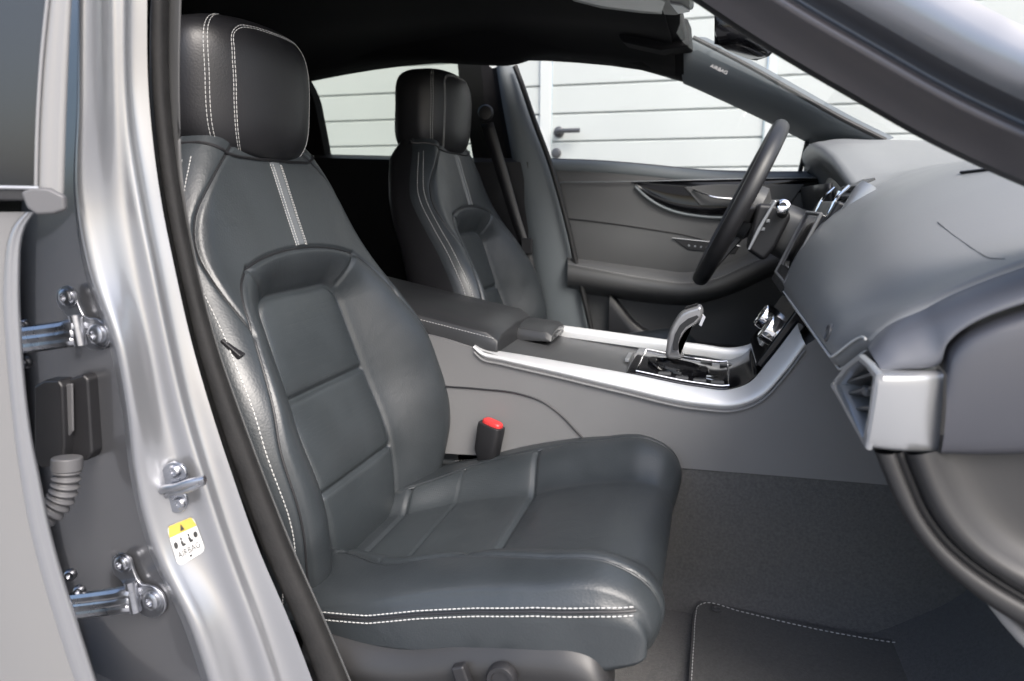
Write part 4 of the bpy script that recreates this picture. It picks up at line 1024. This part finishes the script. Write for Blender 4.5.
# ================================================================== NEAR B PILLAR
yy=[-40,100,200,270,340,410,480,550,620,720]
cols=dict(
 t=([187,183,186,198,215,239,265,293,324,366],-.612),
 sr=([171,172,184,198,216,240,266,294,325,367],-.612),
 sm_=([161,163,176,190,208,230,256,282,313,353],-.628),
 sl=([150,152,164,178,194,214,237,262,292,330],-.628),
 f1=([147,149,161,175,191,211,234,259,289,327],-.640),
 f2=([129,131,146,160,175,192,213,236,262,296],-.652),
 d1=([124,126,139,153,167,183,204,227,253,285],-.662),
 v1=([113,116,124,136,150,164,184,207,233,264],-.667),
 c1=([98,98,99,112,132,145,156,175,208,242],-.686),
 c=([86,85,84,98,122,135,143,162,196,230],-.696),
 h1=([78,77,74,84,108,122,131,149,181,214],-.672),
 h2=([60,58,50,50,56,60,72,88,112,145],-.655),
 h3=([30,30,22,18,18,22,34,52,78,108],-.640))
CC={k:[onY(x,y,v[1]-.055) for x,y in zip(v[0],yy)] for k,v in cols.items()}
def pl(keys,nu,nv): return patch([[CC[k][i] for k in keys] for i in range(len(yy))],nu,nv)
m=MB(); m.grid(pl(['f1','f2','d1','v1','c1','c','h1'],44,60)); BPL=m.obj('b_pillar','paint_silver',CAR,angle=None)
m=MB(); m.grid(pl(['h1','h2','h3'],20,50)); m.obj('hinge_recess','paint_shaded',BPL,angle=None)
m=MB(); m.grid(pl(['sr','sm_','sl'],16,60)); 
sl_c=cr(CC['sl'],60); smc=cr(CC['sm_'],60); src=cr(CC['sr'],60)
m=MB(); m.grid([sl_c+arr((0,.02,0)),sl_c,sl_c*.75+smc*.25+arr((.001,-.004,0)),smc*.75+src*.25+arr((.002,-.006,0)),src*.6+smc*.4+arr((.001,-.004,0)),src,src+arr((-.014,.008,0))]); m.obj('door_seal','rubber',CAR,subsurf=1,angle=None)
m=MB(); tc_=cr(CC['t'],60); m.grid([src+arr((-.002,.003,0)),(src+tc_)/2+arr((.001,0,0)),tc_,tc_+arr((-.05,.008,0))]); m.obj('pillar_lining','plastic_trim',BPL,subsurf=1,angle=None)
# door check striker on the pillar: plate, two screws, loop
_bt=bvh(BPL); _rt=bvh(bpy.data.objects['hinge_recess'])
def frame_at(px,py,Y):
    best=None
    for t in (_bt,_rt):
        p=cast(t,px,py)[0]
        if p is not None and (best is None or p[1]<best[1]): best=p
    return best if best is not None else onY(px,py,Y)
sp=frame_at(176,484,-.672)
xd=arr((.88,-.35,0.)); xd/=np.linalg.norm(xd); zd=arr((.12,0,1.)); zd-=xd*np.dot(zd,xd); zd/=np.linalg.norm(zd); yd=np.cross(zd,xd); yd=yd if yd[1]<0 else -yd   # yd: out of the face, to the camera
def loc3(c,a,b,h): return c+xd*a+zd*b+yd*h
def pc(x,y,h=0):
    p,n=cast(_bt,x,y)
    if p is None: return onY(x,y,-.70)
    n=n/np.linalg.norm(n); n=n if np.dot(n,FWD)<0 else -n
    return p+n*h
SYp=sp[1]-.004
def sq(x,y,h=0): return onY(x,y,SYp-h)
m=MB(); m.prism(cr([sq(*p) for p in ((163,472),(168,464),(177,461),(185,465),(189,474),(184,486),(189,498),(187,508),(178,512),(168,506),(162,494),(160,482))],50,True),(0,-.0035,0)); STK=m.obj('door_striker','zinc',BPL,bevel=.001)
for x,y in ((175,471),(180,503)):
    m=MB(); m.lathe(sq(x,y,.0034),(0,-1,.05),[(.0068,0),(.0066,.002),(.005,.0036),(.003,.0036),(.0026,.002),(0,.002)],20); m.obj('screw','zinc',BPL)
m=MB(); m.tube(cr([sq(162,492,.002),sq(164,489,.012),sq(176,487,.017),sq(192,482,.018),sq(205,479,.014)],24),.0042,12); m.obj('striker_loop','zinc',BPL)
m=MB(); m.tube(cr([sq(166,496,.002),sq(170,493,.010),sq(182,491,.014),sq(196,486,.015),sq(204,482,.012)],24),.0034,12); m.obj('striker_loop','zinc',BPL)
# airbag warning sticker
LCP=arr([(166,527),(193.5,516),(206,550),(178,567)])
yd=cast(_bt,185,540)[1]; yd=yd/np.linalg.norm(yd); yd=yd if np.dot(yd,FWD)<0 else -yd
def lp(a,b,h=0):
    q=LCP[0]*(1-a)*(1-b)+LCP[1]*a*(1-b)+LCP[3]*(1-a)*b+LCP[2]*a*b
    return pc(q[0],q[1],h)
def rr_(a0,b0,a1,b1,r,h,n=6,corners=(1,1,1,1)):
    out=[]
    for (cx,cy,s0,on) in ((a1-r,b0+r,-90,corners[1]),(a1-r,b1-r,0,corners[2]),(a0+r,b1-r,90,corners[3]),(a0+r,b0+r,180,corners[0])):
        if on:
            for k in np.linspace(0,90,n): out.append((cx+r*math.cos(R(s0+k)),cy+r*math.sin(R(s0+k))))
        else: out.append((a1 if cx>.5 else a0, b0 if cy<.5 else b1))
    return [lp(a,b,h) for a,b in out]
m=MB(); rim=rr_(0,0,1,1,.16,.0012,n=8); 
def rimab(f): return [lp(.5+(a-.5)*f,.5+(b-.5)*f,.0012) for a,b in RAB]
RAB=[]
for (cx,cy,s0) in ((.84,.16,-90),(.84,.84,0),(.16,.84,90),(.16,.16,180)):
    for k in np.linspace(0,90,8): RAB.append((cx+.16*math.cos(R(s0+k)),cy+.16*math.sin(R(s0+k))))
m.grid([rimab(f) for f in (1,.8,.6,.4,.2,.02)],cu=True,caps=False); LBL=m.obj('airbag_sticker','label_white',BPL)
m=MB(); m.grid([[lp(a,b,.0018) for a in np.linspace(.0+ .09*(1-b/.27)**2,1-.09*(1-b/.27)**2,14)] for b in np.linspace(0.0,.27,6)]); m.obj('warning_band','label_yellow',BPL)
m=MB()
m.prism([lp(.50,.05,.0025),lp(.58,.22,.0025),lp(.42,.22,.0025)],yd*.0002)
for a,b in ((.13,.50),(.87,.47)): m.prism([lp(a+.075*math.cos(k),b+.085*math.sin(k),.0022) for k in np.linspace(0,2*math.pi,16,endpoint=False)],yd*.0002)
# two seated figures of the pictogram
for a in (.36,.64):
    m.prism([lp(a+.035*math.cos(k),.40+.04*math.sin(k),.0022) for k in np.linspace(0,2*math.pi,12,endpoint=False)],yd*.0002)
    m.prism([lp(a-.05,.46,.0022),lp(a+.02,.45,.0022),lp(a+.05,.54,.0022),lp(a+.10,.55,.0022),lp(a+.10,.60,.0022),lp(a-.03,.60,.0022)],yd*.0002)
m.prism([lp(.46,.88,.0022),lp(.54,.88,.0022),lp(.54,.94,.0022),lp(.46,.94,.0022)],yd*.0002)
m.obj('pictogram','ink_black',BPL)
c=D.curves.new('sticker_lettering','FONT'); c.body='AIRBAG'; c.size=.25; c.align_x='CENTER'; c.align_y='CENTER'
t=D.objects.new('tmp',c); COL.objects.link(t); bpy.context.view_layer.update()
me=D.meshes.new_from_object(t.evaluated_get(bpy.context.evaluated_depsgraph_get())); D.objects.remove(t); me.materials.clear()
for v in me.vertices: v.co=lp(.5+v.co.x*.95,.76-v.co.y*.95,.0024)
link('sticker_lettering',me,'ink_black',BPL,smooth=False)
# rear door hinges
def hinge(px,py,Y,sc,ang):
    Y=frame_at(px,py,Y)[1]-.004; a=arr((math.cos(ang),0,math.sin(ang))); ux=arr((.93,-.36,0)); 
    def q(x,y,h=0): # offsets in photo pixels at the hinge's distance
        return onY(px+x*sc,py+y*sc,Y-h)
    m=MB()
    ol=cr([q(*p) for p in ((-36,-37),(-28,-45),(-18,-40),(-14,-28),(-8,-16),(6,-12),(16,-2),(18,8),(10,18),(-4,17),(-14,8),(-20,-2),(-24,-14),(-34,-26))],60,True)
    m.prism(ol,(0,-.004,0)); HG=m.obj('door_hinge','zinc',BPL,bevel=.0012)
    m=MB()
    for x,y,r in ((-27,-34,.0088),(3,3,.0105)):
        m.lathe(q(x,y,.004),(0,-1,.05),[(r*1.35,0),(r*1.3,.0012),(r,.0014),(r*.95,.0045),(r*.7,.006),(r*.45,.006),(r*.4,.003),(0,.003)],20)
    m.each('bolt','zinc',BPL)
    m=MB()
    for dy,rr2 in ((-6,.0070),(1,.0075),(8,.0070)):
        m.tube(cr([q(-13,dy*.8+2,.004),q(-20,dy+1,.011),q(-34,dy+3,.014),q(-56,dy+6,.014),q(-84,dy+9,.012)],20),rr2,10)
    m.obj('hinge_arm','zinc',BPL)
    m=MB(); m.tube([q(-20,-16,.010),q(-14,14,.010)],.0065,12); m.obj('hinge_pin','zinc',BPL)
hinge(95,331,-.668,1.0,0); hinge(150,597,-.678,1.0,0)
m=MB()
for x,y in ((24,325),(26,362),(71,574),(80,590)): m.lathe(onY(x,y,-.735),(0.5,-1,0),[(.007,0),(.0065,.004),(.005,.006),(.003,.006),(0,.003)],16)
m.each('hinge_bolt','zinc',BPL)
# wiring connector and bellows
m=MB(); cpt=[onY(x,y,-.727) for x,y in ((50,382),(60,376),(74,376),(78,382),(80,440),(78,458),(56,462),(50,450))]; m.prism(cpt,(0,-.020,0)); CN=m.obj('wiring_connector','plastic_dark',BPL,bevel=.003)
m=MB(); m.prism([onY(x,y,-.719) for x,y in ((79,376),(95,371),(100,376),(104,448),(98,456),(82,458))],(0,-.016,0)); m.obj('connector_block','plastic_dark',BPL,bevel=.003)
m=MB(); m.prism([onY(x,y,-.738) for x,y in ((58,392),(63,384),(74,383),(75,430),(66,442),(60,440))],(0,-.003,0)); m.obj('connector_latch','hose_grey',BPL,bevel=.002)
hs=cr([onY(x,y,Y) for x,y,Y in ((67,458,-.752),(67,470,-.754),(65,486,-.757),(60,500,-.761),(50,512,-.768),(36,520,-.776),(15,524,-.786))],150)
m=MB(); rad=.0125+.0017*np.cos(np.linspace(0,2*math.pi*13,150)); m.tube(hs,rad,18); m.obj('wiring_bellows','hose_grey',BPL)
m=MB(); m.tube([onY(67,457,-.752),onY(67,471,-.754)],.0150,18); m.obj('bellows_clip','hose_grey',BPL,bevel=.002)

# ================================================================== NEAR REAR DOOR (ajar)
pe=onY(45,400,-.800); dn=arr((-.40,-.90,0.)); dn=arr((.45,-.89,0.)); dn/=np.linalg.norm(dn)
pln=arr((pe[0],-.800,.8))
def rd(x,y,o=0): return onP(x,y,pln+dn*o,dn)
ye=[212,225,240,270,300,350,400,440,480,520,580,630,690,760]
er=[36,27,23,21.5,21.5,24,28.5,34,42,50,66,82,101,125]
el=[26,14,8,4,3,6,10.5,15,21,28,43,58,78,102]
ER=cr([rd(x,y,-.006) for x,y in zip(er,ye)],70); E2=cr([rd(x*.55+z*.45,y,-.001) for x,z,y in zip(er,el,ye)],70); EL=cr([rd(x,y,.0) for x,y in zip(el,ye)],70)
E15=cr([rd(x*.8+z*.2,y,.001) for x,z,y in zip(er,el,ye)],70); E25=cr([rd(x*.3+z*.7,y,.003) for x,z,y in zip(er,el,ye)],70)
tdir=arr((-.89,-.45,0.))
sk1=EL+tdir*.06-dn*.003; sk2=EL+tdir*.5-dn*.02
sk1[:,2]=EL[:,2]; sk2[:,2]=EL[:,2]+.02
m=MB(); m.grid([ER-dn*.03+tdir*.06,ER-dn*.008+tdir*.006,ER,E15,E2,E25,EL]); RDO=m.obj('rear_door','paint_silver',CAR,subsurf=1,angle=None); RDO['label']='rear door ajar at the left edge'
m=MB(); m.grid([EL,EL*.98+sk1*.02+dn*.001,sk1,sk2]); m.obj('door_skin','paint_skin',RDO,angle=None)
# inner closing panel
m=MB(); m.grid([ER-dn*.03+tdir*.06,ER-dn*.05+tdir*.5]); m.obj('door_card','plastic_dark',RDO)
# window frame
fy=[-40,0,60,115,160,190,209]
fr=[78,76,73.5,71.5,70,69,68]; fl=[52,48,42,38.5,37,36.5,36]
FR=cr([rd(x,y,-.004) for x,y in zip(fr,fy)],30); FL=cr([rd(x,y,.0) for x,y in zip(fl,fy)],30)
f1=cr([rd(a*.75+b*.25,y,.004) for a,b,y in zip(fr,fl,fy)],30); f2=cr([rd(a*.45+b*.55,y,.0) for a,b,y in zip(fr,fl,fy)],30); f3=cr([rd(a*.3+b*.7,y,.003) for a,b,y in zip(fr,fl,fy)],30)
m=MB(); m.grid([FR-dn*.02+tdir*.03,FR,f1,f2,f3,FL,FL-dn*.006]); m.obj('window_frame','frame_grey',RDO,subsurf=1,angle=None)
m=MB(); m.tube(FL+dn*.001,.0016,8); m.obj('frame_piping','lens_white',RDO)
gt=[rd(x,y,-.004) for x,y in ((52,-40),(48,0),(42,60),(38.5,115),(37,160),(36.5,189))]
gl=[p+tdir*.5 for p in gt]
m=MB(); m.grid([gt,gl]); m.obj('window_glass','window_tint',RDO)
m=MB(); m.grid([[p-dn*.03 for p in gt],[p-dn*.03 for p in gl]]); m.obj('window_backing','headliner',RDO)  # plain black sheet backing the tinted glass
b0=rd(38,189,.003); b1=rd(38,201,.003)
m=MB(); m.hull2([b0,b1,b1-dn*.02,b0-dn*.02],[b0+tdir*.5+arr((0,0,.008)),b1+tdir*.5+arr((0,0,.008)),b1+tdir*.5-dn*.02,b0+tdir*.5-dn*.02]); m.obj('belt_strip','plastic_dark',RDO,bevel=.002)
m=MB(); m.tube([rd(39,188,.004),rd(39,188,.004)+tdir*.5+arr((0,0,.008))],.0018,8); m.obj('belt_trim','satin_silver',RDO)
m=MB(); m.prism([rd(x,y,-.002) for x,y in ((24,192),(36,187),(52,188),(68,196),(69,210),(58,214),(40,215),(30,208))],dn*.008); m.obj('corner_seal','hose_grey',RDO,bevel=.003)
